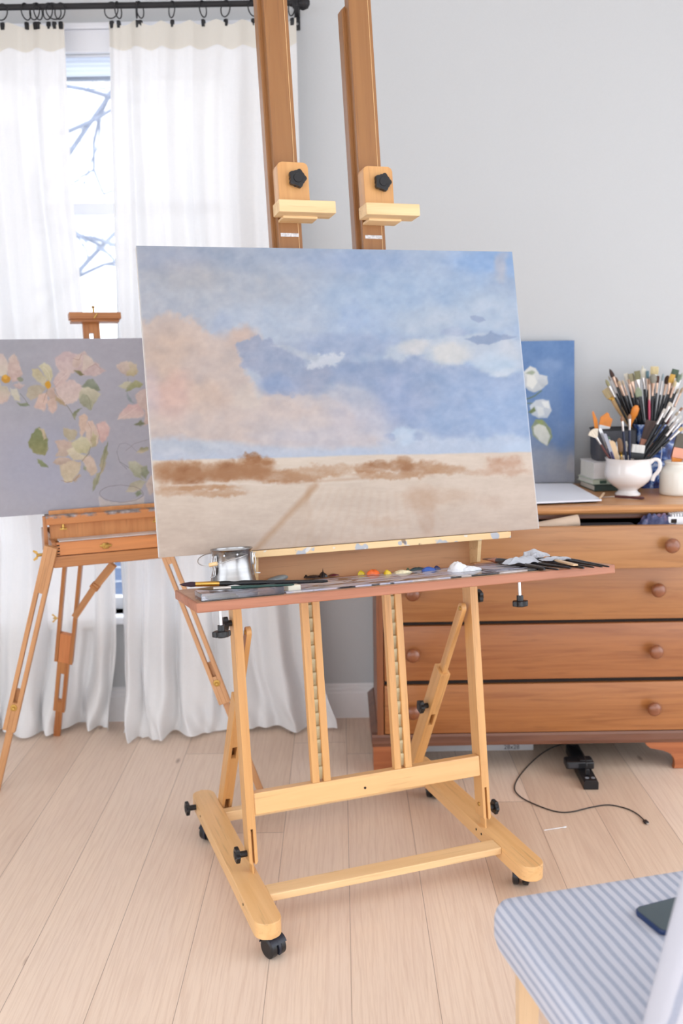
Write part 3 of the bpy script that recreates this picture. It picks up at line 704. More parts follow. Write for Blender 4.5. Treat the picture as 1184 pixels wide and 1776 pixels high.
def landscape(x, y, u, v):
    p = Paint(x, y, (178,186,200))
    f = fbm(x, y, 120, 1); g = fbm(x, y*1.4, 40, 2)
    t = np.clip((x-260)/620, 0, 1)[..., None]
    p.c = np.array([178,182,193.])*(1-t)+np.array([166,188,219.])*t
    p.c += (f-.5)[..., None]*np.array([26,20,12.])+(g-.5)[..., None]*12
    p.blob(300, 450, 60, 22, (165,172,192), .5, 1.2); p.blob(560, 452, 60, 16, (168,182,208), .5, 1.0); p.blob(640, 455, 70, 20, (158,178,212), .55, 1.1)
    p.blob(420, 505, 150, 40, (184,188,196), .6, 1.2); p.blob(330, 480, 60, 25, (188,180,176), .35, 1.2)
    p.blob(850, 455, 70, 22, (152,182,224), .8, 1.0); p.blob(870, 500, 30, 22, (176,188,208), .6, 1.0); p.blob(868, 462, 10, 26, (196,190,194), .6, 1.0)
    p.blob(700, 520, 150, 48, (172,192,218), .8, 1.0); p.blob(480, 560, 110, 36, (190,200,216), .7, 1.1, 0, 18); p.blob(640, 570, 70, 32, (176,194,222), .55, 1.0)
    p.blob(612, 548, 22, 26, (160,182,216), .45, 1.1, 30, 14, 14); p.blob(600, 600, 90, 22, (160,174,202), .7, .9)
    p.blob(850, 545, 70, 40, (192,204,220), .75, 1.0); p.blob(735, 560, 60, 30, (192,202,216), .7, 1.0)
    # peach cloud
    P1 = [(236,562),(262,556),(288,546),(306,552),(330,548),(352,566),(372,580),(390,576),(408,566),(430,562),(434,590),(420,612),(428,650),(452,684),(500,700),(560,690),(610,700),(640,740),(662,778),(560,784),(236,790)]
    p.poly(P1, (206,187,177), .92, 16, 14, 16)
    p.blob(384, 562, 15, 22, (176,186,206), .7, 1.0, 20, 10)
    p.blob(290, 620, 55, 50, (205,180,164), .7, 1.1); p.blob(340, 640, 30, 30, (190,178,176), .4, 1.1); p.blob(300, 690, 34, 40, (216,178,166), .7, 1.0); p.blob(258, 680, 18, 40, (202,184,190), .5, 1.0)
    p.blob(362, 690, 36, 30, (214,186,168), .6, 1.1); p.blob(425, 590, 26, 20, (208,184,172), .8, .8); p.blob(400, 740, 130, 34, (206,190,184), .6, 1.1)
    p.blob(560, 735, 110, 44, (206,196,196), .85, 1.0); p.blob(500, 700, 60, 26, (208,192,186), .8, .9); p.blob(430, 690, 26, 22, (212,198,188), .6, .9); p.blob(620, 720, 50, 34, (198,192,200), .7, .9)
    # dark blue-violet cloud bank
    P2 = [(412,594),(424,588),(446,584),(470,590),(488,600),(500,612),(522,622),(532,636),(548,640),(566,634),(584,636),(600,624),(640,630),(668,622),(698,628),(712,608),(724,612),(740,622),(772,632),(812,630),(836,644),(870,642),(912,648),(924,770),(880,764),(800,762),(740,770),(706,742),(688,726),(672,700),(650,682),(620,668),(596,656),(572,664),(548,686),(524,688),(500,682),(474,684),(456,670),(450,648),(428,640),(412,620)]
    p.poly(P2, (160,168,190), .92, 7, 10, 13, (164,182,212), (1, .1))
    for a_ in ((652,712,46,26,(190,190,204),.8,30),(604,684,34,16,(184,186,200),.7,20),(668,744,40,20,(196,196,208),.7,10),(556,694,40,14,(198,192,196),.6,0),(696,752,30,12,(190,198,216),.6,0),(640,676,22,14,(156,170,198),.5,30),(520,664,20,16,(166,172,194),.6,0),(596,650,36,12,(152,166,194),.6,0),(560,648,20,14,(158,168,192),.6,0)): p.blob(a_[0], a_[1], a_[2], a_[3], a_[4], a_[5], 1.0, a_[6], 12, 14)
    p.blob(640, 650, 60, 20, (150,166,196), .7, .9); p.blob(800, 700, 110, 55, (162,181,213), .8, 1.0); p.blob(700, 690, 44, 50, (160,174,206), .7, 1.0); p.blob(880, 720, 60, 50, (164,186,220), .7, 1.0)
    p.blob(480, 668, 34, 16, (152,168,200), .7, .8); p.blob(735, 660, 40, 18, (150,168,198), .5, 1.0); p.blob(548, 660, 26, 26, (164,170,190), .6, .8)
    p.blob(770, 735, 40, 22, (166,184,214), .5, 1.0); p.blob(620, 690, 40, 20, (182,186,200), .6, 1.0, 30); p.blob(742, 690, 30, 24, (168,178,200), .35, 1.0)
    # bright tops
    p.poly([(530,640),(536,622),(560,615),(584,612),(598,618),(582,632),(566,634),(548,640)], (206,211,221), .9, 8, 8, 9)
    p.poly([(666,622),(676,602),(706,590),(760,584),(800,580),(838,578),(890,590),(902,612),(906,640),(872,654),(836,642),(812,628),(776,630),(742,624),(720,608),(700,626)], (198,206,218), .8, 12, 7, 18)
    p.blob(716, 602, 26, 14, (214,212,212), .75, .8, 0, 7, 14); p.blob(780, 612, 34, 20, (216,215,213), .85, .8, 0, 7, 14); p.blob(860, 630, 34, 18, (196,212,230), .8, .9); p.blob(870, 648, 20, 7, (208,218,230), .8, .7)
    p.blob(890, 600, 26, 20, (204,210,220), .7, .9)
    p.poly([(806,588),(822,582),(846,580),(852,574),(858,580),(880,580),(896,584),(872,590),(846,598),(826,596)], (150,166,194), .95, 4, 3, 9)
    p.poly([(814,548),(824,546),(838,552),(842,556),(830,560),(818,554)], (158,172,198), .9, 3, 2, 8); p.blob(788, 577, 24, 7, (172,184,208), .7, .8)
    p.poly([(470,598),(500,600),(530,612),(560,620),(548,628),(520,620),(496,608)], (188,194,206), .7, 6, 4, 10)
    # pale band above the horizon
    p.poly([(230,772),(300,758),(380,764),(460,772),(560,776),(660,770),(690,748),(720,744),(760,762),(820,758),(880,752),(940,764),(940,800),(230,806)], (192,198,212), .85, 16, 8, 26, (194,206,226), (1, 0))
    p.blob(700, 756, 22, 14, (200,214,232), .9, .8, 0, 6, 12); p.blob(726, 756, 12, 9, (160,176,204), .7, .8); p.blob(676, 758, 8, 6, (160,176,206), .7, .8)
    p.blob(560, 760, 110, 16, (204,198,204), .7, 1.0); p.blob(905, 775, 34, 14, (196,212,234), .8, .9); p.blob(330, 775, 80, 10, (188,194,204), .6, 1.0)
    # ground wash
    hz_ = 799-(x-263)*.0225+(fbm(x, y, 60, 77)-.5)*4
    gm_ = np.clip((y-hz_)/4+.5, 0, 1); p.lay(gm_, (222,204,188))
    yy = (y-hz_)/150; tt = np.clip(yy, 0, 1)[..., None]
    gcol = np.array([224,207,190.])*(1-tt)+np.array([211,190,174.])*tt
    gcol = gcol+(fbm(x, y*3, 60, 51)-.5)[..., None]*22+(fbm(x*1.0, y*6, 18, 52)-.5)[..., None]*9
    tr_ = np.clip((x-560)/360, 0, 1)[..., None]; gcol = gcol+tr_*np.array([6,4,4.])
    p.c = p.c*(1-gm_[..., None])+gcol*gm_[..., None]
    p.blob(258, 815, 16, 12, (200,170,140), .5, 1.0)
    b1, b2, b3 = (170,122,86), (150,98,62), (188,146,112)
    for cx, cy, rx, ry, c_, a, so in ((300,820,36,20,b1,.75,.8),(330,826,28,20,b2,.75,.8),(325,815,55,14,b1,.6,.8),(390,818,34,18,b1,.8,.7),(398,816,16,16,b2,.6,.8),(440,808,34,17,b1,.9,.6),(438,794,16,9,(160,108,70),.85,.6),(425,820,50,13,b1,.7,.7),
        (480,826,50,10,b1,.7,.8),(520,830,30,6,b1,.6,.9),(360,826,90,8,b1,.55,.9),(350,846,60,5,b3,.8,.9),(375,856,50,6,b3,.7,.9),(300,852,50,7,b3,.5,1.0),(540,822,60,8,b3,.6,.9),(570,812,50,7,b3,.45,.9),
        (640,812,26,11,b1,.65,.7),(655,806,20,8,b2,.45,.7),(690,808,30,9,b1,.6,.8),(704,812,12,12,b2,.5,.8),(735,812,40,11,b1,.6,.8),(770,814,34,9,b3,.75,.8),(680,824,60,6,b3,.7,.9),(700,800,14,8,b1,.5,.8),
        (858,806,16,13,(196,150,122),.65,.9),(890,803,18,12,(200,156,130),.6,.9),(872,818,46,7,(206,170,146),.6,1.0),(810,818,40,5,(206,172,146),.5,1.0),
        (730,866,26,22,(200,166,140),.55,1.0),(760,860,60,14,(206,176,152),.5,1.0),(740,905,14,30,(200,168,146),.4,1.0),(660,905,40,8,(206,176,152),.35,1.0),(850,872,20,12,(208,180,160),.4,1.0)):
        p.blob(cx, cy, rx, ry, c_, a, so, 0, 7, 11, .6)
    for k in range(9):
        p.line([(548-k*2,842+k*.3),(440-k*.6+14*k,956+k)], 5 if k else 9, (186,146,112), .55 if k == 0 else .10, 8)
    for k in range(14):
        x0 = 560+k*14; p.line([(x0, 846+k),(x0-50+6*k, 946-k*3)], 5, (198,164,136), .13, 6)
    p.line([(500,838),(560,834),(620,830),(700,826)], 4, (190,150,118), .4, 4); p.line([(300,842),(400,838),(470,842)], 3, (232,216,202), .6, 3); p.line([(560,838),(640,834)], 4, (228,212,198), .5, 4)
    # brushwork and linen tooth
    sk = np.clip((hz_-y)/20, 0, 1)[..., None]; p.c += sk*((fbm(x*.9+y*.5, y*1.3-x*.4, 22, 501, 3)-.5)[..., None]*np.array([28,20,13.])+(fbm(x, y, 11, 502, 2)-.5)[..., None]*9)
    p.c += (fbm(x+y*.5, y-x*.3, 7, 300, 3)-.5)[..., None]*7
    # white edge at the right
    p.lay(np.clip((u-.9975)/.001, 0, 1)*np.clip((v-.15)*6, 0, 1)*.85, (238,240,246)); p.lay(np.clip((.0035-u)/.002, 0, 1)*.4, (214,214,214))
    return np.clip(p.c, 0, 255)

lc = thing('landscape_painting', 'large unfinished landscape oil painting, blue clouds over brown wash, on the studio easel', 'painting', CM)
canvas_surface('painted_front', CM @ T(0, -.0006, 0), W_, H_, 460, 350, landscape, pm.m, lc, .61)
# painting on the wrapped left and right sides: thin strips coloured like the front, lighter
obj('canvas_wrap', box(nb(), 0, W_, 0, .019, 0, H_, .0015), primed, lc, CM, 40)
for x0, x1, z0, z1 in ((.0, .045, 0, H_), (W_-.045, W_, 0, H_), (.045, W_-.045, 0, .045), (.045, W_-.045, H_-.045, H_)):
    obj('stretcher_bar', box(nb(), x0+.001, x1-.001, .0185, .0215, z0+.001, z1-.001), bark_wood, lc, CM, 0)

# ---------------------------------------------------------------- flower canvas geometry
FY = 2.97
f0 = aty(0, 897, FY); FT = math.radians(22.5)
fX = V((math.cos(FT), math.sin(FT), 0)); fH = V((-math.sin(FT), math.cos(FT), 0)); FLN = math.radians(9.5)
fU = EZ*math.cos(FLN)+fH*math.sin(FLN); fN = fH*math.cos(FLN)-EZ*math.sin(FLN)
def onF(px, py):
    d = ray(px, py); k = (f0-EYE).dot(fN)/d.dot(fN); q = EYE+d*k-f0; return q.dot(fX), q.dot(fU)
uT0, vT0 = onF(0, 587); uR, vR = onF(262, 588)
FWd = .70; u0 = -.22; FHt = (vT0+vR)/2
FM = frame(f0+fX*u0, fX, fN, fU)
def zc(pts): return [(a/3.947, 520+b/3.947) for a, b in pts]
def flowers(x, y, u, v):
    p = Paint(x, y, (169,167,176)); p.tex = 1.0
    p.c += (fbm(x, y, 90, 5)-.5)[..., None]*np.array([16,12,14.])+(fbm(x, y*1.6, 24, 6)-.5)[..., None]*8
    p.blob(60, 860, 120, 40, (176,174,184), .5, 1.2); p.blob(80, 800, 80, 60, (164,166,186), .5, 1.2)
    pk, pk2, cr, cr2, gn, gn2, tan = (205,182,176), (196,168,160), (212,202,184), (196,186,160), (128,134,104), (160,164,136), (186,164,138)
    def q(pts, c, c2=None, ax=(0, 1), a=.93, so=3.2, w=3.0): p.poly(zc(pts), c, a, so, w, 9, c2 or tuple(k*.9 for k in c), ax)
    # flower at far left
    q([(-90,420),(-20,360),(20,370),(55,440),(50,530),(0,520),(-70,500)], pk, cr); q([(60,400),(95,372),(135,430),(155,500),(120,560),(80,560),(50,500)], (206,184,172), pk2)
    q([(-80,560),(0,560),(10,640),(-20,700),(-80,680)], cr2, pk); q([(0,590),(50,590),(70,640),(45,700),(0,712),(-30,690)], (188,180,160), (208,180,168))
    q([(70,600),(110,610),(135,660),(140,700),(105,690),(75,650)], (206,200,186), cr2); q([(85,590),(130,560),(165,590),(150,604),(100,606)], pk)
    q([(110,706),(150,712),(180,706),(204,722),(170,734),(135,730)], gn, (120,130,110)); p.line(zc([(140,640),(175,690),(190,710)]), 1.0, (110,112,96), .7)
    p.blob(10, 657, 8, 7, (196,140,52), .95, .5, 0, 2, 6); p.blob(9, 654, 4, 4, (222,168,70), .9, .6, 0, 1, 5); p.blob(35, 658, 5, 4, gn, .7, .6, 0, 2, 6)
    # big star flower
    q([(215,470),(260,470),(320,540),(310,590),(270,570),(225,520)], (190,176,140), cr2); q([(260,455),(300,425),(345,455),(365,520),(345,560),(310,530)], (208,200,170), (190,180,144))
    q([(190,600),(250,580),(310,600),(270,660),(215,690),(185,660)], (176,164,142), (186,172,150)); q([(360,560),(390,500),(450,470),(495,485),(470,540),(420,590),(375,610)], (212,190,184), pk2)
    q([(380,600),(430,560),(500,550),(560,590),(562,650),(500,710),(430,715),(385,660)], (208,184,178), (214,192,182)); q([(235,735),(265,650),(320,640),(330,700),(300,768),(262,745)], (212,180,164), (206,176,164))
    q([(325,700),(350,640),(385,690),(392,745),(365,785),(335,760)], (196,168,150), (208,178,166)); q([(330,590),(375,600),(385,660),(345,680),(315,640)], (200,172,156)); q([(385,660),(430,700),(452,725),(410,718),(380,690)], (180,156,120))
    p.line(zc([(330,600),(310,660),(300,700)]), .9, (150,130,110), .6); p.line(zc([(345,560),(335,500),(300,460)]), .8, (222,214,190), .7); p.line(zc([(380,585),(420,540),(470,490)]), .8, (224,206,200), .7); p.line(zc([(370,610),(400,660),(440,705)]), .8, (140,120,100), .6)
    p.blob(83, 667, 5, 7, (206,150,46), .95, .5, 0, 1.5, 6)
    # upper pink flower seen from below
    q([(370,400),(440,352),(480,350),(530,380),(540,470),(500,500),(420,500),(380,450)], (200,176,176), pk); q([(520,370),(580,358),(640,420),(680,450),(725,485),(690,515),(610,520),(540,510),(520,450)], (206,182,176), (196,172,168))
    q([(575,370),(625,395),(640,440),(600,470),(560,500),(565,430)], (214,198,186), (206,186,174)); q([(500,400),(545,380),(560,420),(530,470),(495,450)], (212,188,176)); p.line(zc([(500,400),(540,412),(560,370)]), .8, (140,110,98), .6); p.line(zc([(600,470),(650,440),(690,470)]), .8, (160,130,120), .6)
    q([(510,485),(550,490),(575,515),(540,518)], (128,122,84))
    # leaf pair right of it
    q([(555,590),(600,548),(640,545),(665,580),(690,620),(640,620),(590,610)], (140,146,128), (126,134,112)); q([(555,600),(600,600),(665,620),(690,640),(660,700),(625,758),(560,720),(543,680)], (204,194,170), (160,158,132)); q([(560,640),(600,650),(625,700),(622,755),(570,730),(545,690)], (166,166,142))
    p.line(zc([(590,650),(612,690),(625,750)]), .8, (128,124,96), .6); p.line(zc([(455,720),(490,770),(515,820)]), 1.1, (120,116,96), .8); q([(500,780),(530,748),(560,742),(535,770),(515,820),(500,800)], (112,118,92), (150,150,120))
    # left leaf and small leaf
    q([(195,970),(215,920),(265,868),(300,900),(325,960),(325,1030),(300,1068),(240,1050),(205,1010)], (118,128,88), (140,136,88)); q([(262,872),(300,885),(322,950),(300,960),(285,910)], (206,186,156)); q([(255,1085),(290,1100),(330,1145),(280,1138),(258,1115)], (132,140,98))
    # large lower flower
    q([(430,870),(490,885),(530,905),(520,960),(470,970),(435,930)], (190,174,146), (176,166,140)); q([(370,965),(440,960),(500,970),(490,1040),(440,1080),(380,1070),(400,1020)], (196,170,156), (186,166,148)); q([(358,1110),(400,1075),(470,1080),(500,1100),(440,1130),(390,1130)], (196,172,154))
    q([(540,800),(575,775),(600,810),(600,870),(560,950),(545,880)], (210,180,160), (204,176,158)); q([(600,830),(640,830),(660,880),(680,930),(660,1000),(620,1010),(590,960),(580,880)], (216,186,172), (206,190,168)); q([(660,850),(720,825),(748,880),(745,930),(700,980),(680,960),(670,900)], (216,182,174), (208,170,162))
    q([(640,900),(668,930),(660,1000),(625,1010),(625,950)], (190,178,142)); q([(490,980),(550,930),(600,950),(625,1000),(600,1050),(545,1060),(500,1040)], (208,200,168), (186,176,136)); q([(455,1030),(500,1010),(560,1060),(600,1070),(560,1100),(500,1100)], (214,204,178), (200,184,156))
    q([(410,1140),(480,1100),(560,1110),(540,1180),(490,1250),(440,1245),(415,1200)], (196,176,150), (206,190,160)); q([(560,1100),(620,1060),(650,1100),(660,1190),(620,1200),(590,1150)], (208,184,168), (196,174,152)); q([(500,1230),(545,1190),(555,1210),(510,1250)], (190,170,150)); p.line(zc([(420,1235),(460,1250),(510,1235),(540,1195)]), 1.0, (150,116,84), .7); p.line(zc([(620,1005),(610,1050),(560,1105)]), 1.2, (140,128,90), .7)
    p.line(zc([(600,840),(625,880),(622,990)]), .8, (170,140,120), .6); p.line(zc([(665,860),(680,930),(665,1000)]), .8, (170,130,118), .6); q([(570,1130),(595,1140),(590,1165),(572,1155)], gn2)
    # bladelike leaf
    q([(738,970),(735,1060),(715,1150),(690,1200),(685,1130),(705,1040)], (120,126,92), (186,168,140)); q([(635,1310),(640,1240),(662,1190),(690,1180),(670,1250),(645,1300)], (170,164,134), (140,142,112)); p.line(zc([(735,975),(700,1150),(640,1305)]), .8, (110,110,84), .6)
    # right-hand sprays
    q([(800,440),(840,430),(870,470),(860,520),(820,490),(805,470)], (206,184,172)); q([(850,430),(890,425),(935,440),(950,490),(920,520),(870,520)], (208,190,170), (186,170,130)); q([(825,430),(870,420),(890,470),(865,500)], (214,194,182)); p.line(zc([(880,535),(878,600)]), .8, (120,120,100), .6)
    q([(815,590),(850,560),(900,560),(880,600),(850,612)], (200,192,164)); q([(880,590),(930,550),(985,575),(960,600),(860,630)], (168,164,120), (140,142,100)); q([(860,630),(900,690),(930,715),(890,700),(865,665)], (150,158,160))
    q([(930,650),(960,620),(1010,610),(1080,700),(1080,800),(990,870),(990,760),(940,720)], (206,182,174), (198,172,160)); q([(800,820),(820,770),(880,720),(950,715),(990,770),(980,800),(900,815),(850,820)], (212,174,170), (214,190,180)); q([(920,850),(960,825),(985,850),(960,862)], (130,132,104)); p.line(zc([(805,818),(880,780),(940,740)]), .8, (230,208,200), .6)
    p.line(zc([(800,1040),(820,990),(860,980),(900,1000),(940,1040)]), .9, (140,136,140), .6); p.line(zc([(860,1030),(920,985),(1020,955)]), .9, (140,132,128), .6); p.line(zc([(800,1035),(820,1110),(870,1160)]), 1.1, (134,132,134), .7)
    q([(935,1050),(960,1010),(1015,1010),(1020,1030),(970,1055)], (140,140,110), (206,186,158)); q([(880,1110),(930,1105),(980,1140),(960,1200),(980,1230),(920,1200),(880,1150)], (190,186,164), (150,152,124)); q([(960,1150),(1000,1130),(1020,1180),(1000,1230),(965,1200)], (146,150,124)); q([(860,1310),(890,1260),(960,1230),(1000,1240),(960,1300),(900,1320)], (166,164,140), (196,180,160)); q([(1000,1260),(1040,1200),(1060,1150),(1100,1300),(1020,1340)], (210,190,178))
    q([(920,1330),(960,1300),(970,1330),(940,1345)], (140,148,120)); p.line(zc([(820,1110),(880,1150)]), 1.0, (120,124,120), .7)
    # glass tumbler outline
    q([(672,1345),(720,1375),(820,1385),(930,1370),(990,1340),(985,1450),(690,1450)], (196,184,180), (206,194,186), (0, 1), .85); el = [(833+150*math.cos(a), 1328+57*math.sin(a)) for a in np.linspace(0, 2*PI, 40)]
    p.line(zc(el), .9, (128,120,120), .75); p.line(zc([(674,1345),(692,1450)]), .8, (214,206,204), .6)
    p.c += (fbm(x+y*.5, y-x*.3, 6, 320, 3)-.5)[..., None]*6
    return np.clip(p.c, 0, 255)
fc = thing('flower_painting', 'lavender grey floral oil painting of loose pink and cream magnolias on the french easel', 'painting', FM)
canvas_surface('painted_front', FM @ T(0, -.0006, 0), FWd, FHt, 460, 360, flowers, pm.m, fc, .78)
obj('canvas_wrap', box(nb(), 0, FWd, 0, .018, 0, FHt, .0015), plain('grey_canvas_edge', (180,180,190), .7), fc, FM, 40)

# ---------------------------------------------------------------- white rose canvas leaning on the wall
q0 = aty(996, 836, 3.60); q1 = aty(996, 590, 3.655); RU = (q1-q0).normalized(); RN = V((1,0,0)).cross(RU)*-1
RN = V((0, RU.z, -RU.y)); RH = (q1-q0).length; RW = .46
RM = frame(q0-V((RW, 0, 0)), V((1,0,0)), RN, RU)
def zr(pts): return [(880+a/3.895, 560+b/3.895) for a, b in pts]
def roses(x, y, u, v):
    p = Paint(x, y, (96,126,168)); t = np.clip((y-590)/245, 0, 1)[..., None]
    p.c = np.array([98,128,172.])*(1-t)+np.array([104,126,164.])*t; lo = np.clip((y-755)/60+(fbm(x, y, 30, 8)-.5)*.8, 0, 1)[..., None]
    p.c = p.c*(1-lo)+np.array([140,142,152.])*lo; p.c += (fbm(x, y, 40, 9)-.5)[..., None]*np.array([34,30,24.])
    p.blob(955, 635, 18, 14, (128,150,186), .6, 1.0); p.blob(985, 700, 16, 40, (84,116,168), .6, 1.0); p.blob(930, 800, 50, 20, (150,152,158), .5, 1.0); p.blob(990, 800, 10, 16, (158,150,146), .5, 1.0)
    def q(pts, c, c2=None, ax=(0,1), a=.95): p.poly(zr(pts), c, a, 2.2, 1.2, 6, c2, ax)
    p.line(zr([(70,520),(140,510),(190,490),(230,455)]), 2.2, (96,112,84), .9); p.line(zr([(60,560),(130,545),(170,545)]), 2, (100,116,84), .8)
    q([(110,330),(150,292),(190,305),(215,345),(270,360),(272,410),(230,450),(180,468),(140,455),(118,430)], (212,212,206), (184,188,190)); q([(120,340),(160,320),(190,330),(170,350)], (150,160,140)); q([(210,350),(260,360),(270,400),(235,440),(205,400)], (196,200,204), (170,176,182)); q([(130,350),(180,350),(200,400),(170,450),(130,420)], (216,216,210))
    q([(150,560),(190,520),(235,512),(280,525),(298,590),(270,640),(210,645),(165,620)], (198,202,206), (180,188,196)); q([(230,530),(275,525),(285,580),(250,570)], (220,222,220)); q([(140,600),(180,565),(190,590),(160,612)], (104,118,80)); q([(195,560),(240,570),(250,620),(210,630)], (206,210,210))
    q([(160,700),(190,650),(240,655),(290,710),(305,770),(270,830),(215,800),(170,760)], (128,138,108), (150,156,140)); q([(175,700),(215,680),(260,700),(285,760),(268,828),(215,795),(178,745)], (206,206,196), (196,198,192)); q([(190,655),(235,650),(245,690),(210,680)], (136,148,96))
    p.line(zr([(255,690),(300,760),(280,810)]), 1.6, (112,130,90), .8)
    p.c += (fbm(x+y*.5, y-x*.3, 5, 340, 3)-.5)[..., None]*8; return np.clip(p.c, 0, 255)
rc = thing('rose_painting', 'blue oil painting of three white roses leaning on the wall atop the chest', 'painting', RM)
canvas_surface('painted_front', RM @ T(0, -.0006, 0), RW, RH, 300, 200, roses, pm.m, rc, 1.0)
obj('canvas_wrap', box(nb(), 0, RW, 0, .018, 0, RH, .0015), plain('blue_canvas_edge', (120,146,186), .7), rc, RM, 40)
# ================================================================ FRENCH EASEL
FO = aty(93, 986, 2.955); FA = math.radians(22.5)
qX = V((math.cos(FA), math.sin(FA), 0)); qY = V((-math.sin(FA), math.cos(FA), 0)); QM = frame(FO, qX, qY, EZ)
fe = thing('french_easel', 'orange-brown wooden french box easel on three slotted legs, by the window', 'easel', frame(V((FO.x, FO.y, 0)), qX, qY, EZ))
BWd, BD, BH = .375, .30, .080
def fb(name, mat, *a, bev=.002, parent=None, M=None): return obj(name, box(nb(), *a, bev), mat, parent or fe, M if M is not None else QM, 40)
fb('box_side', M_['elm_x'], 0, .012, .002, BD, .012, BH); fb('box_side', M_['elm_x'], BWd-.012, BWd, .002, BD, .012, BH)
M_['elm_x2'] = M_['elm_x']
fb('box_floor', M_['elm_x'], .0, BWd, 0, BD, .004, .012); fb('box_back', M_['elm_x'], .012, BWd-.012, BD-.012, BD, .012, BH)
fb('box_front', M_['elm_x'], .0, BWd, -.002, .010, .0, .036, bev=.004)
dr = fb('drawer', wood('french_drawer', (206,134,78), (182,106,56), .4, axis='x', coat=.2), .012, BWd-.012, -.004, .010, .038, BH-.002)
for k in range(4): obj('dovetail', box(nb(), .013, .021, -.0048, -.0035, .041+k*.009, .045+k*.009), M_['dark'], dr, QM, 0)
bm = nb(); box(bm, .148, .168, -.008, -.004, .048, .066, .003); lathe(bm, [(0,.006),(.004,.006),(.006,0)], 14, T(.158, -.006, .057) @ RX(PI/2)); box(bm, .140, .176, -.010, -.006, .054, .062, .002); obj('brass_latch', bm, M_['brass'], dr, QM, 40)
# palette sliding inside, white and worn
fb('inner_palette', plain('palette_worn_white', (222,216,212), .5, var=.14, scale=18), .022, BWd-.02, .012, .20, BH-.006, BH, bev=.0015)
for y0 in (.06,.14): fb('side_rail', M_['elm_light'], -.002, .004, y0, y0+.06, BH-.004, BH+.004, bev=.001)
# lid panel and canvas ledge
ll = fb('lid_panel', wood('lid_plywood', (206,142,88), (186,118,66), .45, axis='z'), .002, BWd-.002, .060, .068, BH-.01, BH+.088)
cz_ = (FM @ V((0,0,0))).z-FO.z
lg = N('crusted_ledge'); bs = lg.ramp(lg.noise(lg.coord((3,30,30)), 1, 3), [(.3, srgb((176,112,66))), (.7, srgb((206,138,84)))])
zz = lg.n('ShaderNodeSeparateXYZ'); tcx = lg.n('ShaderNodeTexCoord'); lg.l(tcx.outputs['Object'], zz.inputs[0])
crm = lg.math('MULTIPLY', lg.ramp(lg.noise(lg.coord((18,18,30)), 1, 4), [(.42, (0,0,0)), (.5, (1,1,1))]), lg.ramp(lg.math('MULTIPLY_ADD', zz.outputs[2], 60, -60*(cz_-.016)), [(.2, (0,0,0)), (.5, (1,1,1))]))
lg.bsdf(lg.mix(crm, bs, lg.ramp(lg.noise(lg.coord((60,60,60)), 1, 3), [(.35, srgb((96,84,78))), (.7, srgb((176,168,168)))])), .6)
lf = fb('canvas_ledge', lg.m, -.01, BWd+.01, .030, .085, cz_-.030, cz_-.002, bev=.003)
for x in (.040, .325):
    bm = nb(); lathe(bm, [(0,0),(.004,0),(.004,-.010),(.008,-.011),(.008,-.014),(0,-.014)], 16); box(bm, -.010, .010, -.0015, .0015, -.018, -.011, .001); obj('wing_screw', bm, M_['brass'], lf, QM @ T(x, .035, cz_-.030), 40)
fb('lid_arm', M_['elm'], -.018, -.006, .045, .062, -.004+.04, cz_-.004)
# mast and top clamp
def ptF(px, py): u, v = onF(px, py); return u, v
mu, mv = ptF(162, 586); tu, tv = ptF(163, 552)
FM0 = frame(f0, fX, fN, fU)
bm = nb(); box(bm, mu-.026, mu-.008, .024, .040, -.05, tv+.012, .001); box(bm, mu+.006, mu+.026, .024, .040, -.05, tv+.012, .001); box(bm, mu-.008, mu+.006, .024, .040, mv+.02, tv+.012); box(bm, mu-.026, mu+.026, .024, .040, -.05, .05)
obj('mast', bm, M_['elm'], fe, FM0, 0)
bm = nb(); a_, b_2 = ptF(119, 548); c_, d_ = ptF(209, 549)
box(bm, a_, c_, -.012, .020, tv-.004, tv+.017, .002); box(bm, a_+.006, c_-.006, -.006, .030, tv-.012, tv-.004, .001)
tc_ = obj('top_clamp', bm, M_['elm_x'], fe, FM0, 40)
bm = nb(); tube(bm, [(tu-.002,-.013,tv-.002),(tu+.008,-.018,tv+.012)], .0022, 8); lathe(bm, [(0,.022),(.004,.022),(.006,.019),(.003,.016),(.003,0)], 14, T(tu, 0, tv+.016)); obj('brass_screw', bm, M_['brass'], tc_, FM0, 40)
# legs
def slotted(name, p0, p1, w, d, s0, s1, sw, parent=fe, mat='elm_light', rnd=True):
    M, L = bar(p0, p1, w, d); bm = nb()
    box(bm, -w/2, -sw/2, -d/2, d/2, 0, L, .0015); box(bm, sw/2, w/2, -d/2, d/2, 0, L, .0015); box(bm, -sw/2, sw/2, -d/2+.0004, d/2-.0004, 0, s0*L, .0003); box(bm, -sw/2, sw/2, -d/2+.0004, d/2-.0004, s1*L, L, .0003)
    return obj(name, bm, M_[mat], parent, M, 40), M, L
def washer(parent, p):
    bm = nb(); lathe(bm, [(0,.003),(.004,.004),(.0045,.002),(.011,.0015),(.011,0),(0,0)], 20); o = obj('brass_washer', bm, M_['brass'], parent, frame(V(p), V((1,0,0)), V((0,0,1)), V((0,-1,0))), 40)
def yline(pa, Ya, pb, Yb, p):   # depth on the line between two pixels
    t = (p[1]-pa[1])/(pb[1]-pa[1]); return 1/((1-t)/Ya+t/Yb)
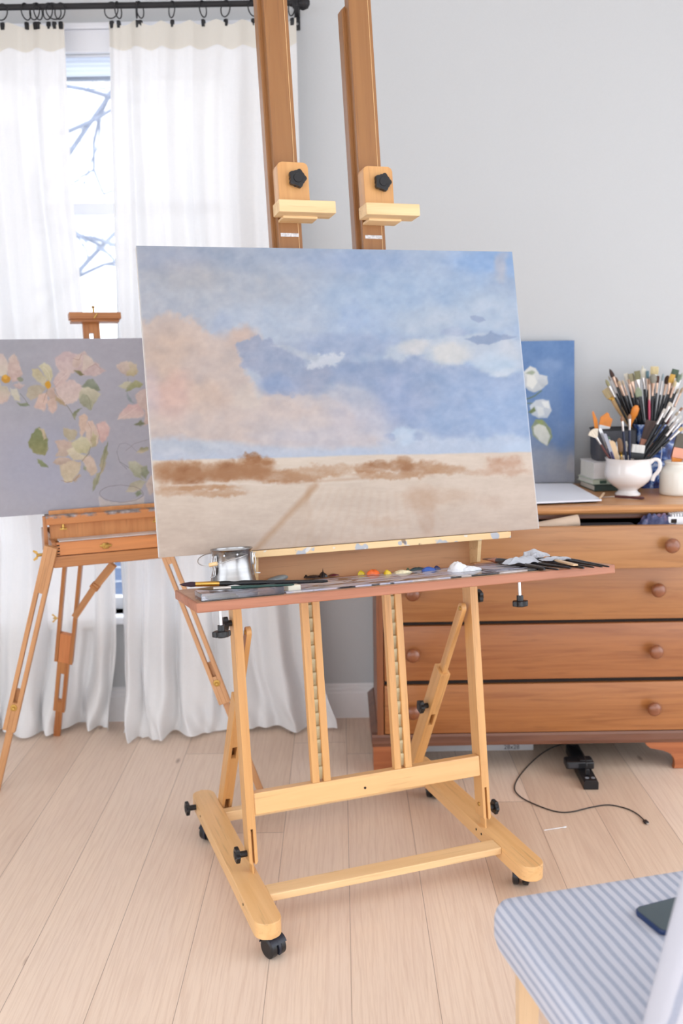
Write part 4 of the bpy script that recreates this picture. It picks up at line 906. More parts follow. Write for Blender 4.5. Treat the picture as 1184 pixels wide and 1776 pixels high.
def leg(pa, Ya, pb, Yb, ps, w, slot, wash, wt):
    """pa top pixel, pb foot pixel, ps pixel where the wide upper part ends"""
    A = aty(*pa, Ya); B = aty(*pb, Yb); t = 1-((aty(*ps, yline(pa, Ya, pb, Yb, ps))-B).length/(A-B).length); S = A+(B-A)*t
    lo = A+(B-A)*(t-.16)
    M, L = bar(B, lo, w*.55, .012)
    o, M1, L1 = slotted('leg', S, A, w, .015, *slot, w*.32)
    obj('lower_leg', box(nb(), -w*.27, w*.27, .0085, .0205, 0, L, .001), M_['elm_light'], o, M, 40)
    if wash is not None:
        q_ = S+(A-S)*wt; washer(o, q_+M1.to_3x3() @ V((0,-.0080,0)))
    return o
fl = leg((89,948), 2.945, (-10,1380), 3.05, (22,1268), .040, (.16,.76), 1, .135)
bm = nb(); lathe(bm, [(0,0),(.005,0),(.005,.018),(.003,.02),(0,.02)], 14); 
for s in (-1,1): prism(bm, [(0,.0),(s*.012,.006),(s*.017,.016),(s*.012,.018),(s*.003,.008)], -.0015, .0015, frame((0,0,.012),(1,0,0),(0,0,1),(0,-1,0)))
obj('wing_nut', bm, M_['brass'], fl, frame(aty(75, 962, 2.965), V((0,0,1)), qY, -qX), 40)
fr_ = leg((283,945), 3.085, (455,1385), 2.985, (384,1222), .038, (.17,.88), 1, .13)
# rear leg: two rails, block, slotted middle and narrow foot
RL0 = aty(128, 962, 3.22); RB = atz(97, 1250, .0); RB = V((aty(97, 1250, 3.535).x, 3.535, 0.0))
dR = (RL0-RB)
def rp(t): return RB+dR*t
M, L = bar(rp(.30), rp(1.0), .06, .02)
bm = nb()
for s in (-1, 1): box(bm, s*.026-.006, s*.026+.006, -.010, .010, .0+.20*L, L, .001)
rl = obj('rear_leg', bm, M_['elm'], fe, M, 40)
bm = nb(); box(bm, -.0195, .0195, -.008, .008, .20*L, .42*L, .001); rb_ = obj('pivot_block', bm, wood('pivot_block_wood', (206,134,84), (188,112,66), .45), rl, M, 40)
o2, M2, L2 = slotted('middle_leg', rp(.155), rp(.44), .042, .016, .20, .78, .014, rl, 'elm')
M3, L3 = bar(rp(0), rp(.22), .02, .012); obj('foot_leg', box(nb(), -.0125, .0125, -.006, .006, 0, L3, .001), M_['elm'], rl, M3, 40)
bm = nb(); tube(bm, [(0,0,0),(-.03,0,0)], .003, 8); prism(bm, [(-.02,.0),(-.034,.012),(-.030,.016),(-.018,.004)], -.001, .001, frame((0,0,0),(1,0,0),(0,0,1),(0,-1,0))); prism(bm, [(-.02,0),(-.034,-.012),(-.030,-.016),(-.018,-.004)], -.001, .001, frame((0,0,0),(1,0,0),(0,0,1),(0,-1,0)))
obj('wing_nut', bm, M_['brass'], rl, frame(aty(107, 1072, 3.36), V((1,0,0)), V((0,1,0)), V((0,0,1))), 40)
# diagonal brace
Ba, Bb, Bc = aty(196, 979, 3.12), aty(166, 1016, 3.20), aty(131, 1068, 3.30)
Mb, Lb = bar(Bb-(Ba-Bb).normalized()*.01, Ba, .02, .01); br = obj('brace', box(nb(), -.013, .013, -.004, .006, 0, Lb, .001), M_['elm_light'], fe, Mb, 40)
Mc, Lc = bar(Bc, Bb, .02, .01); obj('brace_lower', box(nb(), -.011, .011, -.010, .0, 0, Lc+.015, .001), M_['elm_light'], br, Mc, 40); obj('brace_collar', box(nb(), -.015, .015, -.013, .007, Lc-.008, Lc+.006, .001), M_['elm'], br, Mc, 40)

# ================================================================ THINGS ON THE PALETTE TRAY
gm2 = N('palette_glass'); tr = gm2.n('ShaderNodeBsdfTransparent'); tr.inputs[0].default_value = (.93,.95,.95,1); gl = gm2.n('ShaderNodeBsdfGlossy'); gl.inputs['Roughness'].default_value = .05
fz = gm2.n('ShaderNodeFresnel'); fz.inputs[0].default_value = 1.5; ms = gm2.n('ShaderNodeMixShader'); gm2.l(gm2.math('MULTIPLY_ADD', gm2.noise(gm2.coord(), 8, 2), .05, fz.outputs[0]), ms.inputs[0]); gm2.l(tr.outputs[0], ms.inputs[1]); gm2.l(gl.outputs[0], ms.inputs[2])
pn = gm2.noise(gm2.coord((6, 22, 1)), 1.0, 3, .55, 2.0); pf = gm2.ramp(pn, [(.44, (0,0,0)), (.47, (1,1,1))])
pc = gm2.ramp(gm2.noise(gm2.coord((7, 16, 1), (0,0,.3), (3,1,0)), 1.0, 3, .5, 1.5), [(.3, srgb((196,186,196))), (.45, srgb((176,180,202))), (.55, srgb((206,200,200))), (.7, srgb((160,146,140)))])
di = gm2.n('ShaderNodeBsdfPrincipled'); gm2.l(pc, di.inputs['Base Color']); di.inputs['Roughness'].default_value = .25
ms3 = gm2.n('ShaderNodeMixShader'); gm2.l(gm2.math('MULTIPLY', pf, .92), ms3.inputs[0]); gm2.l(ms.outputs[0], ms3.inputs[1]); gm2.l(di.outputs[0], ms3.inputs[2]); gm2.l(ms3.outputs[0], gm2.out.inputs[0])
gp = thing('glass_palette', 'clear glass mixing palette smeared with lilac and grey paint on the tray', 'palette', TM @ T(.20, .012, .0008))
obj('glass_sheet', box(nb(), .205, .835, .020, .225, .0008, .0048, .0008), gm2.m, gp, TM, 0)
def dab(px, py, r, h, col, label, seed, peak=0, stretch=1.0):
    u, v = ont(px, py, .006); rn = random.Random(seed); bm = nb(); ns = 14
    a0 = rn.uniform(0, 6); rings = []
    prof = [(1.15,0),(1.1,.25),(.92,.62),(.55,.92),(.2,1.0)]
    for k, (rr_, hh) in enumerate(prof):
        rg = []
        for i in range(ns):
            a = 2*PI*i/ns; q = 1+.22*math.sin(3*a+a0)+.12*math.sin(5*a+a0*2+k)
            rg.append(bm.verts.new((r*rr_*q*math.cos(a)*stretch, r*rr_*q*math.sin(a), h*hh*(1+.15*math.sin(2*a+a0+k)))))
        rings.append(rg)
    top = bm.verts.new((r*.1, 0, h*(1.05+peak)))
    for a, b in zip(rings[:-1], rings[1:]):
        for i in range(ns): bm.faces.new((a[i], a[(i+1)%ns], b[(i+1)%ns], b[i]))
    for i in range(ns): bm.faces.new((rings[-1][i], rings[-1][(i+1)%ns], top))
    bm.faces.new(rings[0][::-1])
    o = obj('paint_dab', bm, plain('oil_paint_'+label.split()[0], col, .22, var=.12, scale=120), None, TM @ T(u, v, .005), 60)
    tag(o, label, 'paint', 'squeezed oil paint dabs on the glass palette')
dab(530, 1001, .008, .008, (40,30,32), 'black dab of paint nearest the big brush handle tip', 1)
dab(545, 1001, .010, .006, (52,40,40), 'dark low dab of paint left of the pointed black peak', 2, 0, 1.6)
dab(560, 1001, .009, .013, (30,26,30), 'black dab of paint pulled up into a sharp peak', 3, .8)
dab(578, 998, .008, .005, (96,34,44), 'crimson dab of paint on the glass palette', 4, 0, 1.5)
dab(626, 996, .008, .009, (206,178,40), 'mustard dab of paint left of the orange one', 5, .3)
dab(648, 995, .013, .011, (240,110,50), 'bright orange dab of paint', 6)
dab(671, 995, .008, .010, (226,190,40), 'lemon-yellow dab of paint right of the orange one', 7)
dab(697, 993, .013, .007, (238,226,190), 'cream dab of paint right of the yellow one', 8, 0, 1.5)
dab(707, 988, .004, .005, (70,92,60), 'tiny green dab of paint behind the cream one', 9)
dab(724, 988, .011, .007, (46,66,70), 'dark teal dab of paint left of the blue one', 10, 0, 1.8)
dab(742, 989, .013, .009, (58,96,176), 'mid-blue dab of paint', 11, 0, 1.3)
dab(757, 987, .008, .009, (36,38,84), 'navy dab of paint right of the mid-blue one', 12)
dab(794, 990, .020, .022, (240,240,244), 'big white dab of paint heaped on the palette', 13)
dab(812, 989, .015, .011, (228,230,236), 'flat white smear of paint right of the big white heap', 14, 0, 1.7)

# metal brush washer
u, v = .118, .172
canM = TM @ T(u, v, .0008)
can = thing('brush_washer', 'stainless steel brush washer can with bail handle and side clips on the tray', 'can', canM)
sm = N('stainless_brushed'); sm.bsdf(sm.ramp(sm.noise(sm.coord((3,3,60)), 1, 3), [(.3, srgb((150,148,147))), (.7, srgb((178,176,175)))]), .27, 1.0)
bm = nb(); prof = [(0,0),(.056,0),(.0575,.003),(.0560,.012),(.0515,.032),(.0475,.050),(.0462,.064),(.0462,.094),(.0482,.096),(.0498,.0985),(.0488,.101),(.0450,.100),(.0444,.096),(.0444,.060),(.045,.050),(.054,.006),(0,.004)]
lathe(bm, prof, 48); obj('can_body', bm, sm.m, can, canM, 50)
bm = nb(); lathe(bm, [(0,.0),(.030,0),(.036,.004),(.0435,.005)], 36, T(0,0,.084)); obj('inner_screen', bm, M_['steel'], can, canM, 50)
# bail handle swung to the left, resting low
bm = nb(); pts = smooth_path([(.030,-.036,.086),(.010,-.052,.082),(-.020,-.056,.076),(-.052,-.050,.069),(-.074,-.034,.068),(-.082,-.012,.074),(-.074,.012,.083),(-.052,.034,.089),(-.020,.043,.091)], 8)
tube(bm, pts, .0011, 8); hd = obj('bail_handle', bm, M_['steel'], can, canM, 60)
bm = nb(); tube(bm, [(-.0620,-.046,.069),(-.046,-.0555,.072)], .0048, 12); obj('wooden_grip', bm, M_['beech_raw'], hd, canM, 50)
for a in (math.radians(205), math.radians(-12), math.radians(-100)):
    ca, sa = math.cos(a), math.sin(a)
    if a == math.radians(-100):
        bm = nb(); lathe(bm, [(0,.001),(.0022,.001),(.0026,.0),(0,0)], 14, T(ca*.0462+.012, sa*.0462, .088) @ RZ(a) @ RY(PI/2)); lathe(bm, [(0,.001),(.0022,.001),(.0026,0),(0,0)], 14, T(ca*.0462-.018, sa*.0462+.004, .087) @ RZ(a) @ RY(PI/2)); obj('rivet', bm, sm.m, can, canM, 40); continue
    K = canM @ RZ(a) @ T(.0462, 0, 0)
    bm = nb(); box(bm, 0, .004, -.006, .006, .060, .088, .001); tube(bm, smooth_path([(.006,-.004,.086),(.009,-.004,.066),(.006,-.004,.048),(.008,-.003,.040)], 5), .0010, 6); tube(bm, smooth_path([(.006,.004,.086),(.009,.004,.066),(.006,.004,.048),(.008,.003,.040)], 5), .0010, 6)
    box(bm, .005, .0065, -.0045, .0045, .044, .060, .0006); tube(bm, [(.006,0,.040),(.018,0,.039)], .0014, 6); tube(bm, [(.004,-.008,.080),(.004,.008,.080)], .0016, 6)
    obj('side_clip', bm, M_['steel'], can, K, 50)

# brushes ---------------------------------------------------------------------
def hexm(name, c, rough=.5, metal=0): 
    k = 'c_'+name
    if k not in M_: M_[k] = plain(name, c, rough, metal, var=.1, scale=60)
    return M_[k]
def bristle_mat(c):
    k = 'br_%d_%d_%d' % c
    if k not in M_:
        m = N('bristle_'+'_'.join(map(str, c))); f = m.noise(m.coord((900,900,25)), 1, 2); a = srgb(c)
        m.bsdf(m.ramp(f, [(.3, tuple(x*.62 for x in a[:3])+(1,)), (.7, tuple(min(1, x*1.15) for x in a[:3])+(1,))]), .8, bump=f, bstr=.4, bdist=.001); M_[k] = m.m
    return M_[k]
def brush(label, tip, base, bc, hm, shape='flat', bw=.014, bl=.024, fl=.03, hr=.0036, ferr='silver', group=None, face=(0,-1,0), cat='brush', name='paint_brush', th=None):
    """base -> tip; bristles at the tip. widths in metres"""
    tip = V(tip); base = V(base); M, L = bar(base, tip, 1, 1, face); t = thing(name, label, cat, M, group)
    hl = L-bl-fl; fr = max(hr*.95, .0022); fw = {'flat': bw*.46, 'filbert': bw*.44, 'round': bw*.36, 'mop': bw*.34, 'fan': fr*1.6, 'pointed': bw*.45}[shape]; ft = th or {'flat': .0024, 'filbert': .0024, 'fan': .0018}.get(shape, fw)
    def loft(name, secs, mat, seg=14):
        bm = nb(); rg = []
        for z, a, b in secs:
            rg.append([bm.verts.new((a*math.cos(2*PI*i/seg), b*math.sin(2*PI*i/seg), z)) for i in range(seg)])
        for p, q in zip(rg[:-1], rg[1:]):
            for i in range(seg): bm.faces.new((p[i], p[(i+1)%seg], q[(i+1)%seg], q[i]))
        bm.faces.new(rg[0][::-1]); bm.faces.new(rg[-1]); return obj(name, bm, mat, t, M, 50)
    loft('handle', [(0,hr*.35,hr*.35),(hl*.05,hr*.6,hr*.6),(hl*.45,hr*.85,hr*.85),(hl*.8,hr*1.15,hr*1.15),(hl*.96,hr,hr),(hl+.002,fr*.9,fr*.9)], hm)
    loft('ferrule', [(hl,fr,fr),(hl+fl*.25,fr*1.02,fr*1.02),(hl+fl*.3,fr*.96,fr*.96),(hl+fl*.36,fr*1.04,fr*1.04),(hl+fl*.7,(fr+fw)/2,(fr+ft)/2),(hl+fl,fw,ft)], M_[ferr])
    z0 = hl+fl-.001; B = bristle_mat(bc)
    if shape == 'flat': s = [(z0,fw,ft),(z0+bl*.4,bw*.52,ft*1.3),(z0+bl*.85,bw*.5,ft*1.1),(L,bw*.49,ft*.5)]
    elif shape == 'filbert': s = [(z0,fw,ft),(z0+bl*.35,bw*.52,ft*1.4),(z0+bl*.65,bw*.46,ft*1.2),(z0+bl*.88,bw*.28,ft*.8),(L,bw*.06,ft*.3)]
    elif shape == 'round': s = [(z0,fw,ft),(z0+bl*.35,bw*.5,bw*.5),(z0+bl*.7,bw*.42,bw*.42),(z0+bl*.92,bw*.22,bw*.22),(L,bw*.05,bw*.05)]
    elif shape == 'mop': s = [(z0,fw,ft),(z0+bl*.3,bw*.5,bw*.45),(z0+bl*.65,bw*.52,bw*.46),(z0+bl*.9,bw*.38,bw*.3),(L,bw*.1,bw*.1)]
    elif shape == 'pointed': s = [(z0,fw,ft),(z0+bl*.3,bw*.5,bw*.5),(z0+bl*.75,bw*.3,bw*.3),(L,.0004,.0004)]
    if shape == 'fan':
        bm = nb(); n = 14; lo = [(-fw,0),(fw,0)]; arc = [(bw*.5*math.sin(a)*1.0, bl*(.35+.65*math.cos(a))) for a in [(-1.0+2.0*i/n) for i in range(n+1)]]
        prism(bm, [(fw,0)]+[(p[0], p[1]) for p in arc[::-1]]+[(-fw,0)], -.0022, .0022, frame((0,0,z0),(1,0,0),(0,0,1),(0,-1,0))); obj('bristles', bm, B, t, M, 40)
    else: loft('bristles', s, B)
    return t
BLK = M_['black']; hb = hexm('black_lacquer', (22,22,26), .25); hg = hexm('green_lacquer', (32,66,60), .3); hnv = hexm('navy_lacquer', (24,34,62), .3)
def TP(px, py, h): u, v = ont(px, py, h); return tP(u, v, h)
# large watercolour style brush lying over the clear box, bristles out to the left
brush('large round brush with gold ferrule and dark purple bristles lying across the clear box', TP(311,1014,.030), TP(568,1008,.012), (52,28,40), hb, 'pointed', .0125, .035, .055, .0062, 'gold', face=(0,0,1))
brush('green-handled brush with brown bristles lying beneath the gold-ferruled brush', TP(342,1022,.024), TP(510,1014,.018), (110,86,60), hg, 'pointed', .008, .034, .040, .0036, 'silver', face=(0,0,1))
# clear acrylic box
am = N('clear_acrylic'); tr = am.n('ShaderNodeBsdfTransparent'); tr.inputs[0].default_value = (.93,.93,.96,1); gl = am.n('ShaderNodeBsdfGlossy'); gl.inputs['Roughness'].default_value = .08; fz = am.n('ShaderNodeFresnel'); fz.inputs[0].default_value = 1.6
dif = am.n('ShaderNodeBsdfDiffuse'); dif.inputs[0].default_value = srgb((206,204,216)); m1_ = am.n('ShaderNodeMixShader'); m1_.inputs[0].default_value = .04; am.l(tr.outputs[0], m1_.inputs[1]); am.l(dif.outputs[0], m1_.inputs[2])
ms = am.n('ShaderNodeMixShader'); am.l(am.math('MULTIPLY_ADD', am.noise(am.coord(), 9, 2), .08, fz.outputs[0]), ms.inputs[0]); am.l(m1_.outputs[0], ms.inputs[1]); am.l(gl.outputs[0], ms.inputs[2]); am.l(ms.outputs[0], am.out.inputs[0])
ab = thing('acrylic_box', 'shallow clear plastic lid box on the left end of the palette tray', 'box', TM @ T(.02, .02, .0008)); AM = TM @ T(.014, .014, .001)
obj('box_base', box(nb(), 0, .185, 0, .085, 0, .002, .0005), am.m, ab, AM, 0)
bm = nb(); hh = .017
for a in ((0,.185,0,.002),(0,.185,.083,.085),(0,.002,.002,.083),(.183,.185,.002,.083)): box(bm, *a, .002, hh, .0004)
obj('box_wall', bm, am.m, ab, AM, 0)
tag(obj('wooden_block', box(nb(), .135, .165, .02, .052, .0012, .016, .002), plain('cream_eraser', (222,214,196), .6), None, TM @ T(.08,.02,0), 40), 'cream block beside the clear box, under the brush handles', 'eraser')
tag(obj('dark_panel', box(nb(), .02, .085, .012, .07, .0025, .0052, .001), wood('olive_panel', (110,98,74), (92,80,60), .6, axis='x'), None, AM, 40), 'dark brown flat panel lying inside the clear box', 'panel')  # dark flat panel standing for the clear box's dark contents
# grey oval squeezed tube
M, L = bar(TP(462,1011,.004), TP(508,997,.012), 1, 1, tN); bm = nb()
grid_r = [(0,.001,.001),(.004,.006,.004),(.02,.011,.007),(L*.6,.013,.008),(L*.9,.011,.005),(L,.004,.002)]; rg = []
for z, a, b in grid_r: rg.append([bm.verts.new((a*math.cos(2*PI*i/18), b*math.sin(2*PI*i/18)-.002, z)) for i in range(18)])
for p, q in zip(rg[:-1], rg[1:]):
    for i in range(18): bm.faces.new((p[i], p[(i+1)%18], q[(i+1)%18], q[i]))
bm.faces.new(rg[0][::-1]); bm.faces.new(rg[-1])
tag(obj('smeared_scraper', bm, plain('grey_green_smear', (138,148,152), .35, var=.35, scale=50), None, M, 60), 'grey-green paint-smeared oval tool lying behind the brush handles', 'tool')
# right-hand brushes, handles pointing right, and paper rags
RB_ = [((843,969),(944,987),(148,104,74),.040,.0078,'copper','fat black-handled brush with brown bristles and copper ferrule, nearest in the right-hand row'),
 ((872,974),(968,988),(60,50,46),.016,.0042,'silver','thin black-handled brush half hidden under the fat copper-ferruled one'),
 ((884,972),(989,985),(60,50,46),.016,.0048,'silver','black-handled brush right of the fat one, its round end by the tray edge'),
 ((905,966),(1012,985),(70,60,50),.018,.0060,'silver','black-handled brush running under the folded white rag'),
 ((934,968),(1030,984),(70,60,50),.014,.0036,'silver','slim black-handled brush just beyond the cream stick'),
 ((952,966),(1044,983),(70,60,50),.014,.0036,'silver','second slim black-handled brush from the far right end'),
 ((965,966),(1056,983),(70,60,50),.014,.0034,'silver','slim black-handled brush farthest right on the tray')]
for i, (a, b, bc, bw_, hr, fe_, lb) in enumerate(RB_):
    brush(lb, TP(*a, .010+.001*i if i else .012), TP(*b, .006), bc, hb, 'flat', bw_ if i else .028, .030, .035, hr, fe_, 'brushes lying on the right end of the tray', face=tuple(tN))
tag(obj('cream_stick', box(nb(), -.0045, .0045, -.002, .002, 0, 1, .0), M_['chairwood'], None, bar(TP(948,968,.016), TP(998,980,.012), 1, 1, tN)[0] @ Matrix.Diagonal((1.3,1,(TP(948,968,.016)-TP(998,980,.012)).length,1)), 0), 'flat cream wooden stick lying among the right-hand brushes', 'stick')
ragm = plain('white_rag', (236,238,244), .8, var=.03, scale=60)
def rag(c, sx, sy, h, rot, label, seed):
    rn = random.Random(seed); ph = [rn.uniform(0,6) for _ in range(6)]
    def f(a, b):
        x = (a-.5)*sx; y = (b-.5)*sy; e = max(abs(a-.5), abs(b-.5))*2
        z = h*(1-e**3)*(.75+.25*math.sin(9*a+ph[0])*math.sin(7*b+ph[1]))+.003*math.sin(14*a+9*b+ph[2])
        x += .006*math.sin(5*b*PI+ph[3])*e; y += .005*math.sin(4*a*PI+ph[4])*e
        return V((x, y, max(z, 0)+.001))
    bm = nb(); grid(bm, f, 26, 20); bmesh.ops.solidify(bm, geom=bm.faces[:], thickness=-.0012)
    tag(obj('paper_rag', bm, ragm, None, TM @ T(*c) @ RZ(rot), 30), label, 'rag')
u, v = ont(903, 974, .016); rag((u, v, .012), .085, .055, .018, -.25, 'crumpled white rag over the fat brush handle', 3)
u, v = ont(926, 964, .022); rag((u, v, .018), .062, .050, .020, .5, 'white rag standing highest, behind the other rag', 5)
u, v = ont(962, 969, .018); rag((u, v, .014), .070, .028, .007, -.2, 'flat white rag strip at the right of the rags', 9)
# ================================================================ CHEST OF DRAWERS
CX0, CX1, CY0, CY1 = .112, 1.165, 3.170, 3.655
TZ = .900
ch = thing('chest_of_drawers', 'wide orange-brown wooden chest of drawers with round knobs, top drawer pulled open', 'chest of drawers', T((CX0+CX1)/2, CY0, 0))
I4 = Matrix.Identity(4)
def cb_(name, mat, x0, x1, y0, y1, z0, z1, bev=.002, parent=ch): return obj(name, box(nb(), x0, x1, y0, y1, z0, z1, bev), mat, parent, T(x0, y0, z0) if False else I4, 40)
cb_('side_panel', M_['chest_v'], CX0, CX0+.02, CY0, CY1, .09, .872); cb_('side_panel', M_['chest_v'], CX1-.02, CX1, CY0, CY1, .09, .872)
cb_('back_panel', M_['dark'], CX0+.02, CX1-.02, CY1-.012, CY1, .09, .872, 0)
cb_('bottom_panel', M_['dark'], CX0+.02, CX1-.02, CY0, CY1-.012, .09, .11, 0)
cb_('front_stile', M_['chest_v'], CX0-.004, CX0+.018, CY0-.004, CY0+.02, .12, .872); cb_('front_stile', M_['chest_v'], CX1-.018, CX1+.004, CY0-.004, CY0+.02, .12, .872)
for z in (.3085, .5105, .700): cb_('drawer_rail', M_['dark'], CX0+.02, CX1-.02, CY0+.012, CY0+.05, z-.008, z+.008, 0)
cb_('frieze', M_['chest_dark'], CX0-.006, CX1+.006, CY0-.030, CY0+.02, .856, .873, .003)
# top with moulded edge
bm = nb(); prism(bm, [(CY1+.010, 0), (3.128, 0), (3.120, .006), (3.117, .014), (3.122, .022), (3.132, .027), (CY1+.010, .027)], CX0-.022, CX1+.022, frame((0,0,TZ-.027),(0,1,0),(0,0,1),(1,0,0)), 0)
obj('top_board', bm, M_['chest_top'], ch, I4, 40)
# base moulding (front and sides) and bracket feet
bm = nb(); prism(bm, [(CY0+.02, .096), (CY0-.022, .096), (CY0-.024, .108), (CY0-.016, .115), (CY0-.008, .122), (CY0-.004, .130), (CY0+.02, .130)], CX0-.022, CX1+.022, frame((0,0,0),(0,1,0),(0,0,1),(1,0,0))); obj('base_moulding', bm, M_['chest_dark'], ch, I4, 30)
for s, x in ((-1, CX0), (1, CX1)):
    bm = nb(); pr = [(x, .096), (x+s*.022, .096), (x+s*.024, .106), (x+s*.012, .118), (x+s*.003, .126), (x, .126)]; prism(bm, pr, -(CY1), -(CY0), frame((0,0,0),(1,0,0),(0,0,1),(0,-1,0))); obj('side_moulding', bm, M_['chest_dark'], ch, I4, 30)
M_['foot'] = wood('chest_foot', (176,104,62), (150,82,46), .42, axis='x', coat=.2)
def foot(mir, y0):
    o = [(0,.096),(.185,.096),(.178,.084),(.165,.074),(.150,.071),(.120,.066),(.098,.056),(.086,.042),(.082,.026),(.080,.012),(.086,.0015),(.006,.0015),(0,.010)]
    p = [((CX0-.018+a) if not mir else (CX1+.018-a), b) for a, b in o]; bm = nb(); prism(bm, p, -(y0+.022), -y0, frame((0,0,0),(1,0,0),(0,0,1),(0,-1,0)), .0015); return obj('bracket_foot', bm, M_['foot'], ch, I4, 40)
foot(0, CY0-.018); foot(1, CY0-.018)
for x0, x1 in ((CX0-.018, CX0+.004), (CX1-.004, CX1+.018)): cb_('side_foot', M_['foot'], x0, x1, CY0+.006, CY0+.09, .0015, .096); cb_('rear_foot', M_['foot'], x0, x1, CY1-.10, CY1-.01, .0015, .096)
# drawers
kprof = [(0,0),(.011,0),(.010,.006),(.009,.011),(.013,.016),(.021,.021),(.0235,.027),(.0235,.031),(.019,.037),(.010,.0405),(0,.0415)]
DM = [wood('drawer_front_%d' % i, a, b, .36, axis='x', coat=.3, fig=f_) for i, (a, b, f_) in enumerate((((172,120,72),(154,100,56),1.2), ((166,110,62),(146,90,48),1.5), ((160,100,56),(136,78,40),1.7), ((166,106,58),(142,84,42),2.4)))]
DZ = [(.712,.848,3.050), (.516,.690,CY0-.004), (.3165,.5040,CY0-.006), (.1320,.3010,CY0-.006)]
for i, (z0, z1, yf) in enumerate(DZ):
    d = obj('drawer', box(nb(), CX0+.021, CX1-.021, yf, yf+.020, z0, z1, .0035, None, 3), DM[i], ch, I4, 40, 'top drawer pulled open' if i == 0 else None)
    if i == 0:
        obj('drawer_box', (lambda bm: [box(bm, CX0+.03, CX0+.042, yf+.018, yf+.42, z0+.005, z1-.012), box(bm, CX1-.042, CX1-.03, yf+.018, yf+.42, z0+.005, z1-.012), box(bm, CX0+.04, CX1-.04, yf+.018, yf+.42, z0+.005, z0+.012)][0])(nb()), M_['chairwood'], d, I4, 0)
    kz = {0:.788, 1:.618, 2:.412, 3:.216}[i]
    for kx in (.226, 1.022):
        bm = nb(); lathe(bm, kprof, 32); obj('knob', bm, M_['knobwood'], d, frame(V((kx, yf+.001, kz)), V((1,0,0)), V((0,0,1)), V((0,-1,0))), 50)
# things in the open drawer
bm = nb(); a = aty(905, 921, 3.105); b = aty(1003, 903, 3.105); Mr, L = bar(a-(b-a).normalized()*.12, b, 1, 1); L = L
lathe(bm, [(0,.0),(.0185,0),(.0190,L*.5),(.0200,L-.001),(.0195,L),(.0180,L-.001),(.0175,L-.03),(0,L-.031)], 28); grp = obj('paper_roll', bm, plain('brown_kraft_paper', (206,182,160), .7, var=.08, scale=14), None, Mr, 50); tag(grp, 'rolled brown kraft paper sticking out of the open top drawer', 'paper roll')
def f(a_, b_):
    x = 1.000+(a_-.5)*.12; y = 3.108+(b_-.5)*.05; e = max(abs(a_-.5), abs(b_-.5))*2
    return V((x, y, .838+.034*(1-e**3)+.004*math.sin(17*a_+5*b_)+.003*math.sin(29*a_-11*b_)))
bm = nb(); grid(bm, f, 30, 16); bmesh.ops.solidify(bm, geom=bm.faces[:], thickness=-.0008)
pb = N('plastic_bag_film'); bp_ = pb.ramp(pb.noise(pb.coord(), 22, 3), [(.3, srgb((48,54,104))), (.55, srgb((110,116,160))), (.68, srgb((206,168,196))), (.8, srgb((190,196,220)))]); pb.bsdf(bp_, .18, bump=pb.noise(pb.coord(), 60, 3), bstr=.5)
tag(obj('plastic_bag', bm, pb.m, None, I4, 30), 'blue and purple crinkled plastic bag in the open top drawer', 'bag')
bm = nb(); x0 = aty(1156, 905, 3.10).x
box(bm, x0, x0+.075, 3.085, 3.115, .800, .868, .003); 
for k in range(8): box(bm, x0+.012+k*.0085, x0+.0165+k*.0085, 3.086, 3.130, .866+.0008*k, .876+.0008*k, .001)
wc = obj('plastic_caddy', bm, M_['white'], None, I4, 40); tag(wc, 'white slotted plastic caddy at the right of the open drawer', 'caddy')
obj('caddy_opening', box(nb(), x0+.008, x0+.026, 3.0842, 3.0855, .848, .861, .0004), M_['dark'], wc, I4, 0)
obj('dark_block', box(nb(), .70, .93, 3.085, 3.14, .80, .846, .012, None, 3), plain('charcoal_block', (34,32,40), .9), None, I4, 40); tag(bpy.data.objects['dark_block'], 'dark block in the open drawer right of the paper roll', 'cloth')  # dark block filling the drawer right of the paper roll

# ================================================================ ON TOP OF THE CHEST
# white board/paper
p = [atz(*q, TZ+.012) for q in ((932,872),(1043,866),(1005,836),(918,838))]
p[2] = V((p[1].x-.005, 3.585, 0)); p[3] = V((p[0].x-.11, 3.600, 0)); p[0] = p[0]-V((.11, .0, 0))
bm = nb(); prism(bm, [(q.x, q.y) for q in p], TZ+.0065, TZ+.012); tag(obj('white_board', bm, plain('white_card', (232,234,242), .6, var=.01), None, I4, 0), 'white sheet of board lying flat on the chest before the rose painting', 'board')
bm = nb(); prism(bm, [(q.x*1.0-.012*i, q.y+.02) for i, q in zip((1,1,-1,-1), p)], TZ+.0005, TZ+.006); tag(obj('shadow_board', bm, plain('shadow_card', (52,48,50), .7), None, I4, 0), 'thin board under the white sheet on the chest, coloured as its shadow', 'board')  # board coloured dark as the shadow beneath the white sheet
# books
def book(x0, x1, y0, y1, z0, z1, cover, pages, label, rot=0):
    Mk = T((x0+x1)/2, (y0+y1)/2, 0) @ RZ(rot); w = (x1-x0)/2; h = (y1-y0)/2
    t = thing('book', label, 'book', T((x0+x1)/2, (y0+y1)/2, z0) @ RZ(rot), 'books stacked on the chest')
    cm_ = plain('book_cover_%d_%d' % (cover[0], int(z0*1000)), cover, .6); bm = nb()
    box(bm, -w, w, -h, h, z0, z0+.0025, .0006); box(bm, -w, w, -h, h, z1-.0025, z1, .0006); box(bm, -w, w, -h, -h+.0025, z0, z1, .0006)
    obj('cover', bm, cm_, t, Mk, 40); obj('pages', box(nb(), -w+.003, w-.004, -h+.0026, h-.004, z0+.0026, z1-.0026), pages, t, Mk, 0); return t, Mk
pgm = plain('book_pages', (226,222,212), .8, var=.05, scale=200)
bx0, bx1 = .880, 1.035
book(bx0-.004, bx1, 3.45, 3.605, TZ+.0005, TZ+.022, (58,74,68), pgm, 'dark green book at the bottom of the stack behind the cup', .10)
